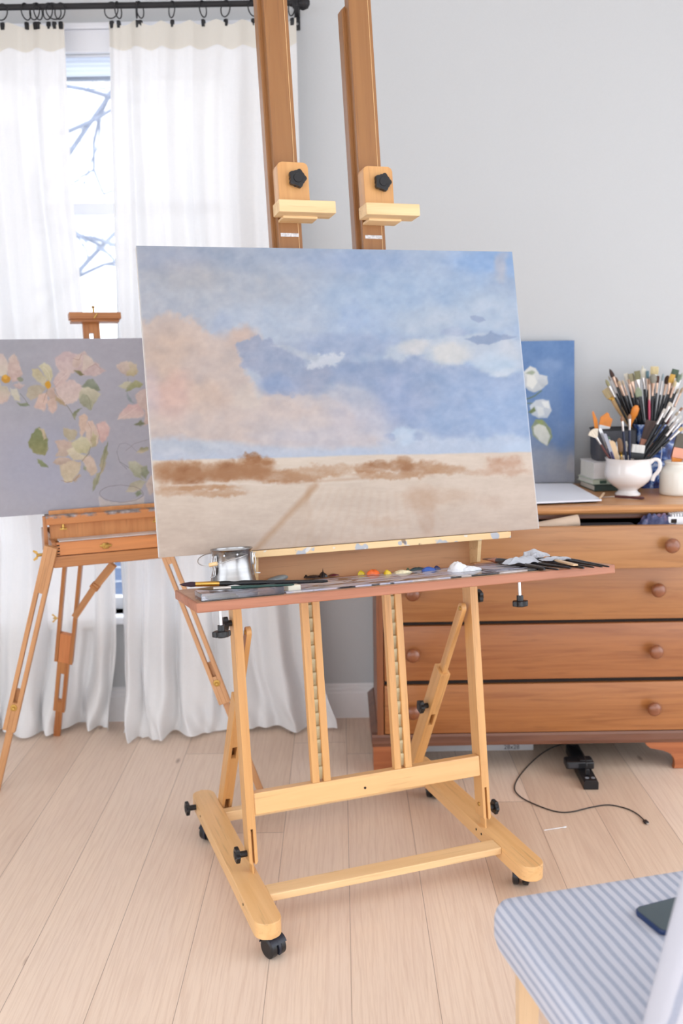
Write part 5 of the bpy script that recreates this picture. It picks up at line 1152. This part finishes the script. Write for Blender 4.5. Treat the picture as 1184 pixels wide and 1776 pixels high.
b2_, Mk = book(bx0-.010, bx1-.005, 3.462, 3.61, TZ+.0225, TZ+.040, (196,204,184), pgm, 'pale green thin book, second from the bottom of the stack', .13)
obj('green_label', box(nb(), -.055, -.030, -.0752, -.0742, TZ+.026, TZ+.037, .0003), plain('dark_green_print', (60,84,70), .6), b2_, Mk, 0)
book(bx0-.004, bx1-.01, 3.47, 3.612, TZ+.0405, TZ+.100, (226,222,220), pgm, 'thick white book on top of the stack behind the cup', .12)
# dark grey tin standing on the books
gt = thing('grey_tin', 'dark grey rounded tin with black rim, standing on the book stack behind the cup', 'tin', T(.972, 3.54, TZ+.1005))
GT = T(.972, 3.54, TZ+.1005); gh = 1.112-TZ-.1005
bm = nb(); o = rrect(-.074, .074, -.055, .055, .020, 6); n_ = len(o); r1 = [bm.verts.new((x*.90, y*.90, 0)) for x, y in o]; r2 = [bm.verts.new((x*.97, y*.97, .02)) for x, y in o]; r3 = [bm.verts.new((x, y, gh)) for x, y in o]; r4 = [bm.verts.new((x*.95, y*.95, gh)) for x, y in o]; r5 = [bm.verts.new((x*.92, y*.92, .006)) for x, y in o]
for a, b in ((r1,r2),(r2,r3),(r3,r4),(r4,r5)):
    for i in range(n_): bm.faces.new((a[i], a[(i+1)%n_], b[(i+1)%n_], b[i]))
bm.faces.new(r1[::-1]); bm.faces.new(r5); obj('tin_body', bm, plain('dark_grey_enamel', (70,70,76), .5), gt, GT, 40)
bm = nb(); tube(bm, [(x*1.01, y*1.01, gh) for x, y in rrect(-.074, .074, -.055, .055, .020, 6)], .003, 8, closed=True); obj('black_rim', bm, M_['black'], gt, GT, 50)
# blue patterned planter
bfm = N('blue_floral_glaze'); fl1 = bfm.noise(bfm.coord(), 16, 4, .6, 2.2); bfm.bsdf(bfm.ramp(fl1, [(.38, srgb((26,40,84))), (.5, srgb((52,84,150))), (.58, srgb((120,150,200))), (.64, srgb((206,216,234))), (.70, srgb((70,104,166)))]), .2, Coat_Weight=.4)
PX, PY_ = 1.118, 3.535; pt = thing('blue_planter', 'square tapered blue and white floral planter holding the big bunch of brushes', 'planter', T(PX, PY_, TZ+.0005)); PM_ = T(PX, PY_, TZ+.0005)
ph = 1.128-TZ; bm = nb(); rr = []
for k, z in ((.052,0),(.056,.012),(.080,ph-.006),(.082,ph),(.076,ph),(.054,.016)):
    rr.append([bm.verts.new((x, y, z)) for x, y in rrect(-k, k, -k*.75, k*.75, .012, 4)])
for a, b in zip(rr[:-1], rr[1:]):
    for i in range(len(a)): bm.faces.new((a[i], a[(i+1)%len(a)], b[(i+1)%len(a)], b[i]))
bm.faces.new(rr[0][::-1]); bm.faces.new(rr[-1]); obj('planter_body', bm, bfm.m, pt, PM_, 40)
# ironstone cup
cpm = plain('white_ironstone', (236,232,230), .16, var=.012, scale=10, Coat_Weight=.5)
cxy = V((.972, 3.345, TZ+.0005)); ct = thing('footed_cup', 'big white footed china cup with a handle, full of brushes, on the chest', 'cup', T(*cxy)); CMx = T(*cxy)
hcup = 1.028-TZ; s_ = hcup/.128
pf_ = [(0,0),(.040,0),(.0425,.003),(.041,.008),(.034,.013),(.031,.018),(.036,.024),(.054,.036),(.070,.052),(.0775,.070),(.0775,.086),(.0745,.100),(.0735,.112),(.0760,.122),(.0785,.1275),(.0765,.128),(.0725,.122),(.0705,.110),(.0715,.098),(.0745,.084),(.074,.070),(.066,.054),(.050,.040),(.030,.028),(0,.026)]
bm = nb(); lathe(bm, [(r, z*s_) for r, z in pf_], 56); obj('cup_body', bm, cpm, ct, CMx, 60)
bm = nb(); tube(bm, smooth_path([(.070,-.012,.112*s_),(.082,-.014,.124*s_),(.097,-.016,.120*s_),(.101,-.016,.100*s_),(.094,-.014,.082*s_),(.083,-.012,.068*s_),(.078,-.011,.052*s_)], 8), [.0042]*49, 10, flat=1.5); obj('handle', bm, cpm, ct, CMx @ RZ(-.25), 60)
# white stoneware jar
jt = thing('stoneware_jar', 'squat cream-white stoneware jar at the right edge, on the chest', 'jar', T(1.140, 3.350, TZ+.0005)); JM = T(1.140, 3.350, TZ+.0005)
jp = [(0,0),(.054,0),(.0570,.004),(.0575,.012),(.0575,.070),(.0560,.082),(.0500,.091),(.0440,.096),(.0415,.100),(.0415,.105),(.0440,.108),(.0450,.111),(.0440,.1140),(.0400,.1145),(.0375,.110),(.037,.10),(.050,.080),(.052,.01),(0,.006)]
bm = nb(); lathe(bm, jp, 56); obj('jar_body', bm, plain('cream_stoneware', (232,228,218), .22, var=.02, scale=14, Coat_Weight=.5), jt, JM, 60)
# craft knife and stick on the chest top
def onc(px, py, z=TZ): return atz(px, py, z)
a, b = onc(1066, 861, TZ+.006), onc(1117, 864, TZ+.006)
kt = thing('palette_knife', 'small palette knife with dark red-brown handle lying before the cup', 'palette knife', T(*a))
Mk, L = bar(a, b, 1, 1, (0,0,1)); bm = nb(); lathe(bm, [(0,0),(.0035,0),(.0045,.01),(.0048,L*.4),(.0038,L*.5),(.0048,L*.6),(.0052,L-.006),(.003,L),(0,L)], 14); obj('handle', bm, hexm('dark_red_brown', (82,40,40), .4), kt, Mk, 50)
a2 = onc(1041, 862, TZ+.003); M2k, L2k = bar(a2, a, 1, 1, (0,0,1)); bm = nb(); box(bm, -.0045, .0045, -.0006, .0006, 0, L2k*.7, .0003); tube(bm, [(0,0,L2k*.68),(0,.001,L2k)], .0015, 8); obj('blade', bm, M_['steel'], kt, M2k, 40)
a, b = onc(1040, 864, TZ+.016), onc(1047, 855, TZ+.014); Mk, L = bar(a, b, 1, 1, (0,0,1)); tag(obj('wooden_peg', box(nb(), -.003, .003, -.002, .002, 0, L, .0006), M_['chairwood'], None, Mk, 40), 'short wooden peg by the corner of the white board', 'peg')
# ---- brushes in the planter: zoom coordinates -> photo pixels
def zz2(a, b): return 1000+a/6.435, 620+b/6.435
hpk = hexm('pink_lacquer', (206,84,110), .3); hor = hexm('orange_handle', (226,134,40), .35); htan = hexm('tan_handle', (206,170,120), .5); hbr = hexm('red_brown_handle', (96,44,40), .4); hpu = hexm('purple_handle', (58,48,88), .35); hgy = hexm('grey_handle', (120,128,140), .35)
PB = [ # tip zoom x,y, bristle colour, handle, shape, width(m), bristle len, ferrule len, ferrule, Y offset, label
 (365,125,(66,46,40),hb,'pointed',.016,.030,.040,'warm',.00,'dark brown pointed brush, tallest at the left of the planter bunch'),
 (352,205,(176,166,150),hb,'round',.007,.018,.050,'silver',.02,'thin brush with a grey-white tip just left of the pointed brown one'),
 (322,245,(150,144,108),hb,'filbert',.012,.026,.045,'silver',-.01,'olive rounded brush at the far left of the planter bunch'),
 (432,215,(120,96,80),hb,'round',.009,.020,.050,'warm',.01,'slim brown-tipped brush right of the pointed brown one'),
 (395,200,(110,96,84),hb,'round',.008,.018,.048,'silver',.03,'slim dull-tipped brush behind the pointed brown one'),
 (470,262,(196,170,140),hb,'flat',.009,.016,.040,'warm',-.01,'small tan-tipped brush left of the cream flat brush'),
 (505,250,(208,190,166),hb,'round',.010,.018,.040,'warm',.01,'small pale round brush left of the cream flat brush'),
 (545,180,(214,206,190),hb,'flat',.016,.026,.040,'silver',.02,'cream flat brush standing left of the olive brushes'),
 (575,245,(170,140,118),hb,'flat',.010,.016,.050,'warm',-.02,'narrow brown flat brush in front of the cream flat brush'),
 (602,180,(160,152,124),hb,'flat',.019,.028,.042,'warm',.01,'pale olive flat brush, left one of the olive pair'),
 (670,150,(132,128,96),hb,'flat',.022,.030,.040,'silver',.00,'dark olive flat brush, right one of the olive pair'),
 (677,330,(150,158,132),hb,'filbert',.024,.034,.020,'black',-.03,'grey-green broad brush hanging in front of the olive pair'),
 (733,90,(222,216,196),hb,'round',.008,.020,.040,'silver',.03,'cream round-tipped brush, highest in the planter bunch'),
 (742,130,(224,218,200),hb,'flat',.018,.030,.040,'silver',.01,'cream-white flat brush left of the teal one'),
 (787,150,(96,126,136),hb,'flat',.011,.026,.040,'warm',.00,'teal-bristled flat brush in the planter bunch'),
 (806,240,(160,130,110),hpk,'round',.008,.018,.055,'warm',-.03,'brush with a bright pink handle'),
 (868,100,(216,196,150),hb,'flat',.029,.028,.030,'silver',.03,'large straw-yellow flat brush at the top middle of the bunch'),
 (852,185,(150,146,134),hb,'mop',.026,.030,.046,'warm',-.02,'grey fan-like mop brush in front of the straw-yellow brush'),
 (906,205,(84,50,38),hb,'flat',.011,.024,.036,'warm',.00,'dark reddish-brown flat brush right of the grey mop'),
 (966,175,(160,176,184),hb,'round',.009,.026,.050,'silver',.01,'pale blue-grey round brush'),
 (1016,200,(70,46,34),hb,'mop',.018,.030,.040,'warm',.02,'dark brown mop brush left of the ochre brush'),
 (1072,188,(206,162,80),hb,'flat',.020,.030,.040,'warm',-.02,'ochre-yellow flat brush in the planter bunch'),
 (1104,255,(206,188,150),hb,'round',.014,.022,.040,'warm',-.03,'small cream round brush below the ochre one'),
 (1104,132,(84,100,84),hb,'flat',.026,.030,.036,'silver',.03,'big dark green flat brush at the top right of the bunch'),
 (1150,190,(110,124,106),hb,'flat',.014,.028,.040,'silver',.00,'dull green flat brush right of the dark green one'),
 (1178,170,(160,166,150),hb,'filbert',.012,.026,.045,'silver',.02,'pale green brush at the right edge of the bunch'),
 (1185,330,(176,150,120),hbr,'round',.010,.022,.050,'warm',-.02,'brown-handled brush leaning out at the right edge of the bunch'),
 (1140,340,(190,176,156),hb,'round',.009,.020,.050,'silver',.01,'slim pale brush below the dull green one'),
 (940,330,(200,190,170),hb,'round',.008,.016,.045,'silver',.03,'short slim brush left of the blue-grey one'),
]
for (a, b, bc, hm_, shp, bw_, bl_, fl_, fe_, dy, lb) in PB:
    px, py = zz2(a, b); tip = aty(px, py, PY_-.005+dy); bpx = 1125+(px-1118)*.10; base = aty(bpx, 790, PY_+dy*.25)
    brush(lb, tip, base, bc, hm_, shp, bw_, bl_, fl_, .0048 if bw_ > .015 else .0038, fe_, 'brushes in the blue planter')
# wide tan chip brush and orange shaper lean out of the planter
px, py = zz2(322, 345); t_ = brush('broad tan hog brush with wooden handle leaning out at the left of the bunch', aty(px, py, PY_+.01), aty(1113, 770, PY_+.01), (190,170,130), htan, 'flat', .034, .036, .012, .0100, 'gold', 'brushes in the blue planter')
px, py = zz2(668, 535); Mo, L = bar(aty(1094, 735, PY_-.035), aty(px, py, PY_-.045), 1, 1); bm = nb()
rg = []; 
for z, a, b in ((-.17,.003,.003),(.0,.004,.004),(L*.2,.006,.005),(L*.55,.013,.008),(L*.85,.013,.008),(L,.005,.004)): rg.append([bm.verts.new((a*math.cos(2*PI*i/16), b*math.sin(2*PI*i/16), z)) for i in range(16)])
for p_, q_ in zip(rg[:-1], rg[1:]):
    for i in range(16): bm.faces.new((p_[i], p_[(i+1)%16], q_[(i+1)%16], q_[i]))
bm.faces.new(rg[0][::-1]); bm.faces.new(rg[-1]); tag(obj('orange_spatula', bm, hor, None, Mo, 60), 'orange oval spatula head rising left of the pink-handled brush', 'spatula')
# ---- tools in the footed cup
CY = 3.345
def cupb(t0, t1, b0, b1, bc, hm_, shp, bw_, bl_, fl_, hr, fe_, lb, dy=0.0, Y=CY, name='paint_brush'):
    px, py = zz2(t0, t1); bx_, by_ = zz2(b0, b1); brush(lb, aty(px, py, Y+dy), aty(bx_, by_, Y+dy*.4), bc, hm_, shp, bw_, bl_, fl_, hr, fe_, 'brushes in the footed cup', name=name)
cupb(165,805,440,1250,(232,220,200),hbr,'fan',.046,.030,.030,.0032,'silver','white fan brush spread out at the left of the cup',-.02)
cupb(500,650,560,1280,(150,110,84),hnv,'filbert',.012,.018,.034,.0038,'silver','navy-handled brush standing upright, left one of the pair in the cup',-.03)
cupb(588,630,590,1280,(156,118,92),hnv,'filbert',.012,.016,.038,.0040,'silver','navy-handled brush standing upright, right one of the pair in the cup',-.03)
cupb(470,900,520,1280,(150,116,88),htan,'mop',.020,.046,.016,.0050,'gold','brown mop brush behind the upright navy pair',.01)
cupb(350,880,470,1260,(92,120,100),M_['white'],'round',.008,.010,.012,.0036,'silver','thin white-handled brush with a green tip behind the wooden spatula',.02)
cupb(440,935,470,1260,(170,180,190),hgy,'round',.006,.014,.020,.0030,'silver','slim grey brush right of the wooden spatula',.0)
cupb(550,930,560,1280,(210,200,186),hb,'round',.010,.022,.014,.0036,'silver','small cream brush between the upright navy pair',.02)
# palette knives and spatula
def strip(name, label, cat, t0, t1, b0, b1, w, th_, mat, dy, handle=None, Y=CY):
    A = aty(*zz2(b0, b1), Y+dy*.5); B = aty(*zz2(t0, t1), Y+dy); Ms, L = bar(A, B, 1, 1); t = thing(name, label, cat, Ms)
    pr = [(-w*.35,0),(w*.35,0),(w*.5,L*.45),(w*.5,L*.85)]+circ(0, L-w*.5, w*.5, 0, PI, 8)+[(-w*.5,L*.85),(-w*.5,L*.45)]
    bm = nb(); prism(bm, pr, -th_/2, th_/2, frame((0,0,0),(1,0,0),(0,0,1),(0,-1,0))); obj('blade' if handle else 'body', bm, mat, t, Ms, 40)
    if handle: bm = nb(); lathe(bm, [(0,0),(.004,0),(.005,L*.3),(.0035,L*.5),(0,L*.5)], 12); obj('handle', bm, handle, t, Ms, 50)
strip('palette_knife', 'steel palette knife blade rising left in the cup beside the fan brush', 'palette knife', 255,790,430,1230, .010, .0015, M_['steel'], .0, hpu)
strip('palette_knife', 'second steel palette knife with dark purple handle left of the wooden spatula', 'palette knife', 310,850,450,1250, .011, .0015, plain('dull_steel',(150,154,166),.35,.8), -.025, hpu)
strip('wooden_spatula', 'pale wooden spatula standing in the cup', 'spatula', 375,930,470,1260, .026, .004, M_['chairwood'], -.015)
# orange bristle pieces above the grey tin
Mo, L = bar(aty(*zz2(268, 1120), 3.52), aty(*zz2(190, 595), 3.505), 1, 1); bm = nb(); prism(bm, [(-.004,0),(.004,0),(.006,L*.4),(.007,L*.8),(-.002,L),(-.007,L*.98),(-.006,L*.4)], -.0018, .0018, frame((0,0,0),(1,0,0),(0,0,1),(0,-1,0)), .0005); tag(obj('orange_shaper', bm, hor, None, Mo, 40), 'thin orange shaper blade at the far left above the fan brush', 'shaper')
sb = aty(*zz2(300, 800), 3.515); st_o = thing('orange_scraper', 'white-backed scraper with notched orange rubber blade, above the grey tin', 'scraper', T(*sb) @ RY(.22)); SM = T(*sb) @ RY(.22)
bm = nb(); prism(bm, [(-.021,.012),(.021,.012),(.022,.040),(.008,.046),(.006,.056),(-.004,.060),(-.010,.050),(-.022,.040)], -.003, .003, frame((0,0,0),(1,0,0),(0,0,1),(0,-1,0)), .001); obj('rubber_blade', bm, hor, st_o, SM, 40)
obj('white_back', box(nb(), -.020, .020, -.004, .004, -.012, .013, .002), M_['white'], st_o, SM, 40); obj('handle', box(nb(), -.006, .006, -.003, .003, -.082, -.011, .002), M_['white'], st_o, SM, 40)
# wide brushes
def wide(label, t, b, w, bl_, fl_, bc, ferr, handle, Y, group=None):
    A = aty(*zz2(*b), Y); B = aty(*zz2(*t), Y); Mw, L = bar(A, B, 1, 1); o = thing('flat_wash_brush', label, 'brush', Mw, group)
    obj('bristles', box(nb(), -w/2, w/2, -.006, .006, L-bl_, L, .003), bristle_mat(bc), o, Mw, 40); obj('ferrule', box(nb(), -w/2, w/2, -.007, .007, L-bl_-fl_, L-bl_+.001, .001), M_[ferr], o, Mw, 40)
    bm = nb(); prism(bm, [(-w*.48, L-bl_-fl_+.001),(-w*.3, L-bl_-fl_-.02),(-w*.2, .02),(-w*.12,0),(w*.12,0),(w*.2,.02),(w*.3, L-bl_-fl_-.02),(w*.48, L-bl_-fl_+.001)], -.005, .005, frame((0,0,0),(1,0,0),(0,0,1),(0,-1,0)), .0015); obj('handle', bm, handle, o, Mw, 40)
wide('wide brush with dark brown bristles and copper ferrule between cup and jar', (840,705), (690,1260), .042, .068, .055, (96,80,76), 'copper', hb, 3.425)
wide('wide grey-brown bristled brush with copper ferrule leaning out of the jar', (1185,850), (1075,1290), .042, .050, .034, (104,98,88), 'copper', hor, 3.352)
Mw = aty(*zz2(672, 1085), CY-.005)
ww_ = thing('flat_wash_brush', 'white-bristled wide brush with black ferrule sunk low in the cup', 'brush', T(*Mw)); WMx = T(*Mw) @ RY(.12)
obj('bristles', box(nb(), -.022, .022, -.005, .005, .006, .034, .002), bristle_mat((226,222,216)), ww_, WMx, 40); obj('ferrule', box(nb(), -.0225, .0225, -.006, .006, -.014, .007, .001), M_['black'], ww_, WMx, 40); obj('handle', box(nb(), -.008, .008, -.004, .004, -.07, -.013, .002), hb, ww_, WMx, 40)
# bundle of black-handled brushes leaning right out of the cup
BB = [(985,575,(206,200,190),.012,.00,'leftmost'),(1052,505,(200,190,176),.016,.02,'second from the left, highest'),(1090,555,(210,204,196),.015,-.01,'third from the left'),(1128,612,(176,160,140),.010,.01,'fourth from the left'),
 (1160,650,(210,206,200),.010,-.01,'fifth from the left'),(1175,560,(150,110,84),.009,.03,'thin, copper-tipped and rising behind the others'),(1190,700,(210,206,200),.010,.02,'sixth from the left'),(1178,785,(206,176,120),.013,-.02,'straw-coloured and lowest'),(1120,720,(206,204,204),.009,-.03,'shortest, in front of the middle ones')]
for i, (a, b, bc, bw_, dy, w_) in enumerate(BB):
    px, py = zz2(a, b); brush('black-handled brush leaning right out of the cup, '+w_, aty(px, py, 3.37+dy), aty(*zz2(640+i*8, 1215+i*3), 3.35+dy*.3), bc, hb, 'flat', bw_, .014, .044, .0046, 'silver', 'black-handled brushes leaning right out of the cup')
Mt = bar(aty(*zz2(935,1200), 3.345), aty(*zz2(948,1010), 3.345), 1, 1)
bm = nb(); tube(bm, [aty(*zz2(925,1230), 3.350), aty(*zz2(936,1150), 3.345), aty(*zz2(946,1070), 3.342), aty(*zz2(946,1000), 3.342), aty(*zz2(985,1010), 3.346)], .0009, 6); 
tag(obj('bent_wire', bm, M_['white'], None, I4, 50), 'thin bent white wire rising between the cup and the jar', 'wire')
# specks on the wall are left as paint

# ================================================================ UNDER AND BESIDE THE CHEST
ft = thing('flat_canvas', 'white blank canvas lying flat under the chest, size pencilled on its edge', 'canvas', T(.40, 3.5, 0))
CE = atz(925, 1302, 0); x1 = CE.x; y0 = CE.y
obj('canvas_body', box(nb(), .27, x1, y0, y0+.29, .001, .0285, .004), plain('canvas_edge_grey', (196,194,196), .7, var=.02), ft, I4, 40)
tx = bpy.data.curves.new('size_writing', 'FONT'); tx.body = '28x28'; tx.size = .022; tx.extrude = .0003; to = bpy.data.objects.new('size_writing', tx); bpy.context.scene.collection.objects.link(to)
dg = bpy.context.evaluated_depsgraph_get(); tm = bpy.data.meshes.new_from_object(to.evaluated_get(dg)); bpy.data.objects.remove(to)
tm.materials.clear(); tm.materials.append(plain('pencil', (70,66,70), .7)); tob = bpy.data.objects.new('size_writing', tm); link(tob, frame(V((x1-.105, y0-.0006, .008)), V((1,0,0)), V((0,0,1)), V((0,-1,0))), ft)
# power strip
pa = atz(1025, 1370, 0); pw = .046; ang = math.atan2(.028, .35)
SMx = T(pa.x, pa.y, 0) @ RZ(-.03); ps = thing('power_strip', 'black power strip on the floor, poking out from under the chest', 'power strip', SMx)
bm = nb(); prism(bm, [(-pw/2,0),(pw/2,0),(pw/2,.024),(pw/2-.004,.030),(-pw/2+.004,.030),(-pw/2,.024)], -.30, 0, frame((0,0,.0008),(1,0,0),(0,0,1),(0,-1,0)), .001); obj('strip_body', bm, M_['black'], ps, SMx, 40)
bm = nb(); 
for x in (-.010, .010): lathe(bm, [(0,.001),(.006,.001),(.0065,0),(.0065,-.001)], 16, T(x, .022, .0312))
obj('usb_port', bm, plain('grey_print', (130,132,138), .5), ps, SMx, 40)
ad = thing('plug_adapter', 'black plug-in adapter block sitting across the power strip', 'adapter', SMx @ T(-.012, .115, .031)); AMx = SMx @ T(-.018, .110, .0312)
obj('adapter_body', (lambda bm: (box(bm, -.046, .046, -.025, .025, .0, .026, .005), bm)[1])(nb()), M_['black'], ad, AMx, 40)
bm = nb(); box(bm, -.038, -.006, -.0262, -.0248, .006, .020, .0005); obj('adapter_label', bm, plain('dark_grey_label', (62,62,66), .4), ad, AMx, 0)
obj('ridge', box(nb(), .0, .040, -.018, .018, .0255, .030, .002), M_['black'], ad, AMx, 40)
# cable
pts = [(1017,1340,.062),(1016,1320,.075),(1006,1300,.075),(990,1292,.06),(966,1293,.03),(935,1310,.01),(905,1340,.003),(892,1364,.003),(900,1380,.003),(925,1394,.003),(962,1407,.003),(990,1408,.003),(1025,1400,.003),(1055,1396,.003),(1085,1402,.003),(1105,1412,.003),(1118,1424,.004)]
P_ = [atz(a, b, h) for a, b, h in pts]; P_[0] = SMx @ V((-.004, .045, .036)); cbt = thing('charging_cable', 'thin black charging cable curling over the floor from the power strip', 'cable', T(P_[8].x, P_[8].y, 0))
bm = nb(); tube(bm, smooth_path(P_, 8), .0019, 8); obj('cord', bm, M_['black'], cbt, I4, 60)
e = P_[-1]; d_ = (P_[-1]-P_[-2]).normalized(); Mk, L = bar(e-d_*.004, e+d_*.024, 1, 1, (0,0,1)); bm = nb(); box(bm, -.006, .006, -.004, .004, 0, .018, .002); obj('plug', bm, M_['black'], cbt, Mk, 40); obj('plug_tip', box(nb(), -.004, .004, -.0015, .0015, .017, .024, .0005), M_['silver'], cbt, Mk, 40)
obj('plug', box(nb(), -.007, .007, -.005, .005, -.004, .016, .002), M_['black'], cbt, T(*P_[0]), 40)
a, b = atz(943, 1440, .003), atz(982, 1434, .003); sw_ = thing('cotton_swab', 'white cotton swab lying on the oak floor right of the easel', 'swab', T(*a)); bm = nb(); tube(bm, [a, b], .0014, 8); obj('stick', bm, M_['white'], sw_, I4, 60)
bm = nb(); tube(bm, [b-(b-a)*.16, b-(b-a)*.12, b-(b-a)*.03, b], [.0014,.0026,.0026,.001], 10); obj('cotton_tip', bm, M_['white'], sw_, I4, 60)

# ================================================================ CHAIR IN THE FOREGROUND
SZ = .470; c0 = atz(850, 1552, SZ); c1 = atz(1184, 1500, SZ)
hx = (c1-c0); hx.z = 0; hx.normalize(); hy = V((.35, -.937, 0)).normalized()      # hx along the far edge, hy along the side edge towards the viewer
CA = math.atan2(hx.y, hx.x); SW, SD, ST = .46, .43, .085
chM = frame(V((c0.x, c0.y, 0)), V((math.cos(CA), math.sin(CA), 0)), V((-math.sin(CA), math.cos(CA), 0)), EZ)
cr = thing('upholstered_chair', 'chair covered in blue-grey and white striped linen with pale wooden legs, foreground right', 'chair', chM)
def linen(name, kz):
    sm_ = N(name); sx = sm_.n('ShaderNodeSeparateXYZ'); tcc = sm_.n('ShaderNodeTexCoord'); sm_.l(tcc.outputs['Object'], sx.inputs[0])
    skew = sm_.math('ADD', sx.outputs[0], sm_.math('MULTIPLY', sx.outputs[2], kz)); wob = sm_.math('MULTIPLY_ADD', sm_.noise(sm_.coord((6,6,6)), 1, 2), .010, -.005)
    fr = sm_.math('FRACT', sm_.math('DIVIDE', sm_.math('ADD', skew, wob), .0188)); st2 = sm_.ramp(fr, [(.06, (0,0,0)), (.14, (1,1,1)), (.50, (1,1,1)), (.58, (0,0,0))])
    wv = sm_.noise(sm_.coord((260,260,260)), 1, 2)
    cl_ = sm_.mix(sm_.math('MULTIPLY', st2, sm_.math('MULTIPLY_ADD', wv, .5, .55)), srgb((194,196,207)), srgb((150,158,178))); sm_.bsdf(cl_, .85, bump=wv, bstr=.15, bdist=.001)
    return sm_
sm_ = linen('striped_linen', 1.0); sm_back = linen('striped_linen_back', 0.0)
# rounded skewed seat slab
def seatf():
    bm = nb(); n = 40; rows = []
    ex, ey = SW, SD
    levels = [(-ST, .004), (-ST*.75, -.002), (-.030, -.002), (-.018, .001), (-.008, .006), (-.002, .015), (0, .030), (.004, .10)]
    def outline(ins):
        x0, x1, y0, y1 = ins, ex-ins, -ey+ins, -ins; r = max(.03-ins*.5, .012); return rrect(x0, x1, y0, y1, r, 8)
    prev = None
    for z, ins in levels:
        r = [bm.verts.new((x, y, SZ+z)) for x, y in outline(ins)]
        if prev:
            for i in range(len(r)): bm.faces.new((prev[i], prev[(i+1)%len(r)], r[(i+1)%len(r)], r[i]))
        else: bm.faces.new(r[::-1])
        prev = r
    bm.faces.new(prev); return bm
SH = Matrix(((1, -(hy.dot(V((math.cos(CA), math.sin(CA), 0)))/hy.dot(V((-math.sin(CA), math.cos(CA), 0))))*-1, 0, 0), (0,1,0,0), (0,0,1,0), (0,0,0,1)))
obj('seat_cushion', seatf(), sm_.m, cr, chM, 60)
lw = .036
for x, y, tp in ((.028,-.055,0),(SW-.06,-.055,0),(.028,-SD+.03,0),(SW-.06,-SD+.03,0)):
    M, L = bar(chM @ V((x+lw/2, y, SZ-ST+.002)), chM @ V((x+lw/2, y, .0)), 1, 1); bm = nb(); pr = [( -lw/2, -lw/2), (lw/2, -lw/2), (lw/2, lw/2), (-lw/2, lw/2)]
    lo = [bm.verts.new((a, b, 0)) for a, b in pr]; hi = [bm.verts.new((a*.72, b*.72, L)) for a, b in pr]; bm.faces.new(lo); bm.faces.new(hi)
    for i in range(4): bm.faces.new((lo[i], lo[(i+1)%4], hi[(i+1)%4], hi[i]))
    obj('leg', bm, M_['chairwood'], cr, M, 30)
obj('seat_rail', box(nb(), .035, SW-.04, -.065, -.045, SZ-ST-.035, SZ-ST+.003, .002), M_['chairwood'], cr, chM, 40); obj('seat_rail', box(nb(), .040, .058, -SD+.03, -.06, SZ-ST-.035, SZ-ST+.003, .002), M_['chairwood'], cr, chM, 40)
# backrest at the near side
bk = nb(); th = .060
grid_ = [( -.02+.0, SZ-.06), (0,0)]
box(bk, .035, SW-.035, -SD-.030, -SD+.030, SZ-.05, .93, .020, None, 4)
for v in bk.verts: v.co.y -= (v.co.z-SZ)*.30
obj('backrest', bk, sm_back.m, cr, chM, 60)
# phone
pc_ = atz(1097, 1570, SZ+.012); pM = frame(atz(1123, 1604, SZ+.0045)+V((.93,.36,0)).normalized()*.040, V((.93,.36,0)).normalized(), V((-.36,.93,0)).normalized(), EZ)
phn = thing('smartphone', 'dark blue smartphone lying face down on the striped chair seat', 'phone', pM)
phm = plain('navy_phone_case', (28,50,92), .35); bm = nb(); prism(bm, rrect(-.040,.110,-.038,.038,.011,6), 0, .0085, None, .0018); obj('phone_case', bm, phm, phn, pM, 40)
bm = nb(); prism(bm, rrect(-.038,.108,-.036,.036,.010,6), .0086, .0092); obj('phone_back', bm, plain('slate_glass', (64,78,84), .3), phn, pM, 0)

# ================================================================ LIGHT
w = bpy.data.worlds.new('overcast'); bpy.context.scene.world = w; w.use_nodes = True; nt = w.node_tree; nt.nodes.clear()
wo = nt.nodes.new('ShaderNodeOutputWorld'); bg = nt.nodes.new('ShaderNodeBackground'); tcw = nt.nodes.new('ShaderNodeTexCoord'); sp = nt.nodes.new('ShaderNodeSeparateXYZ'); rp_ = nt.nodes.new('ShaderNodeValToRGB')
nt.links.new(tcw.outputs['Generated'], sp.inputs[0]); nt.links.new(sp.outputs[2], rp_.inputs[0]); rp_.color_ramp.elements[0].position = 0.0; rp_.color_ramp.elements[0].color = (.80,.845,.91,1); rp_.color_ramp.elements[1].position = .8; rp_.color_ramp.elements[1].color = (.90,.96,1.03,1)
nt.links.new(rp_.outputs[0], bg.inputs[0]); bg.inputs[1].default_value = 1.0; nt.links.new(bg.outputs[0], wo.inputs[0])
sc = bpy.context.scene; sc.view_settings.view_transform = 'Standard'; sc.view_settings.look = 'None'; sc.view_settings.exposure = 1.70; sc.view_settings.gamma = 1.0; sc.view_settings.use_curve_mapping = False
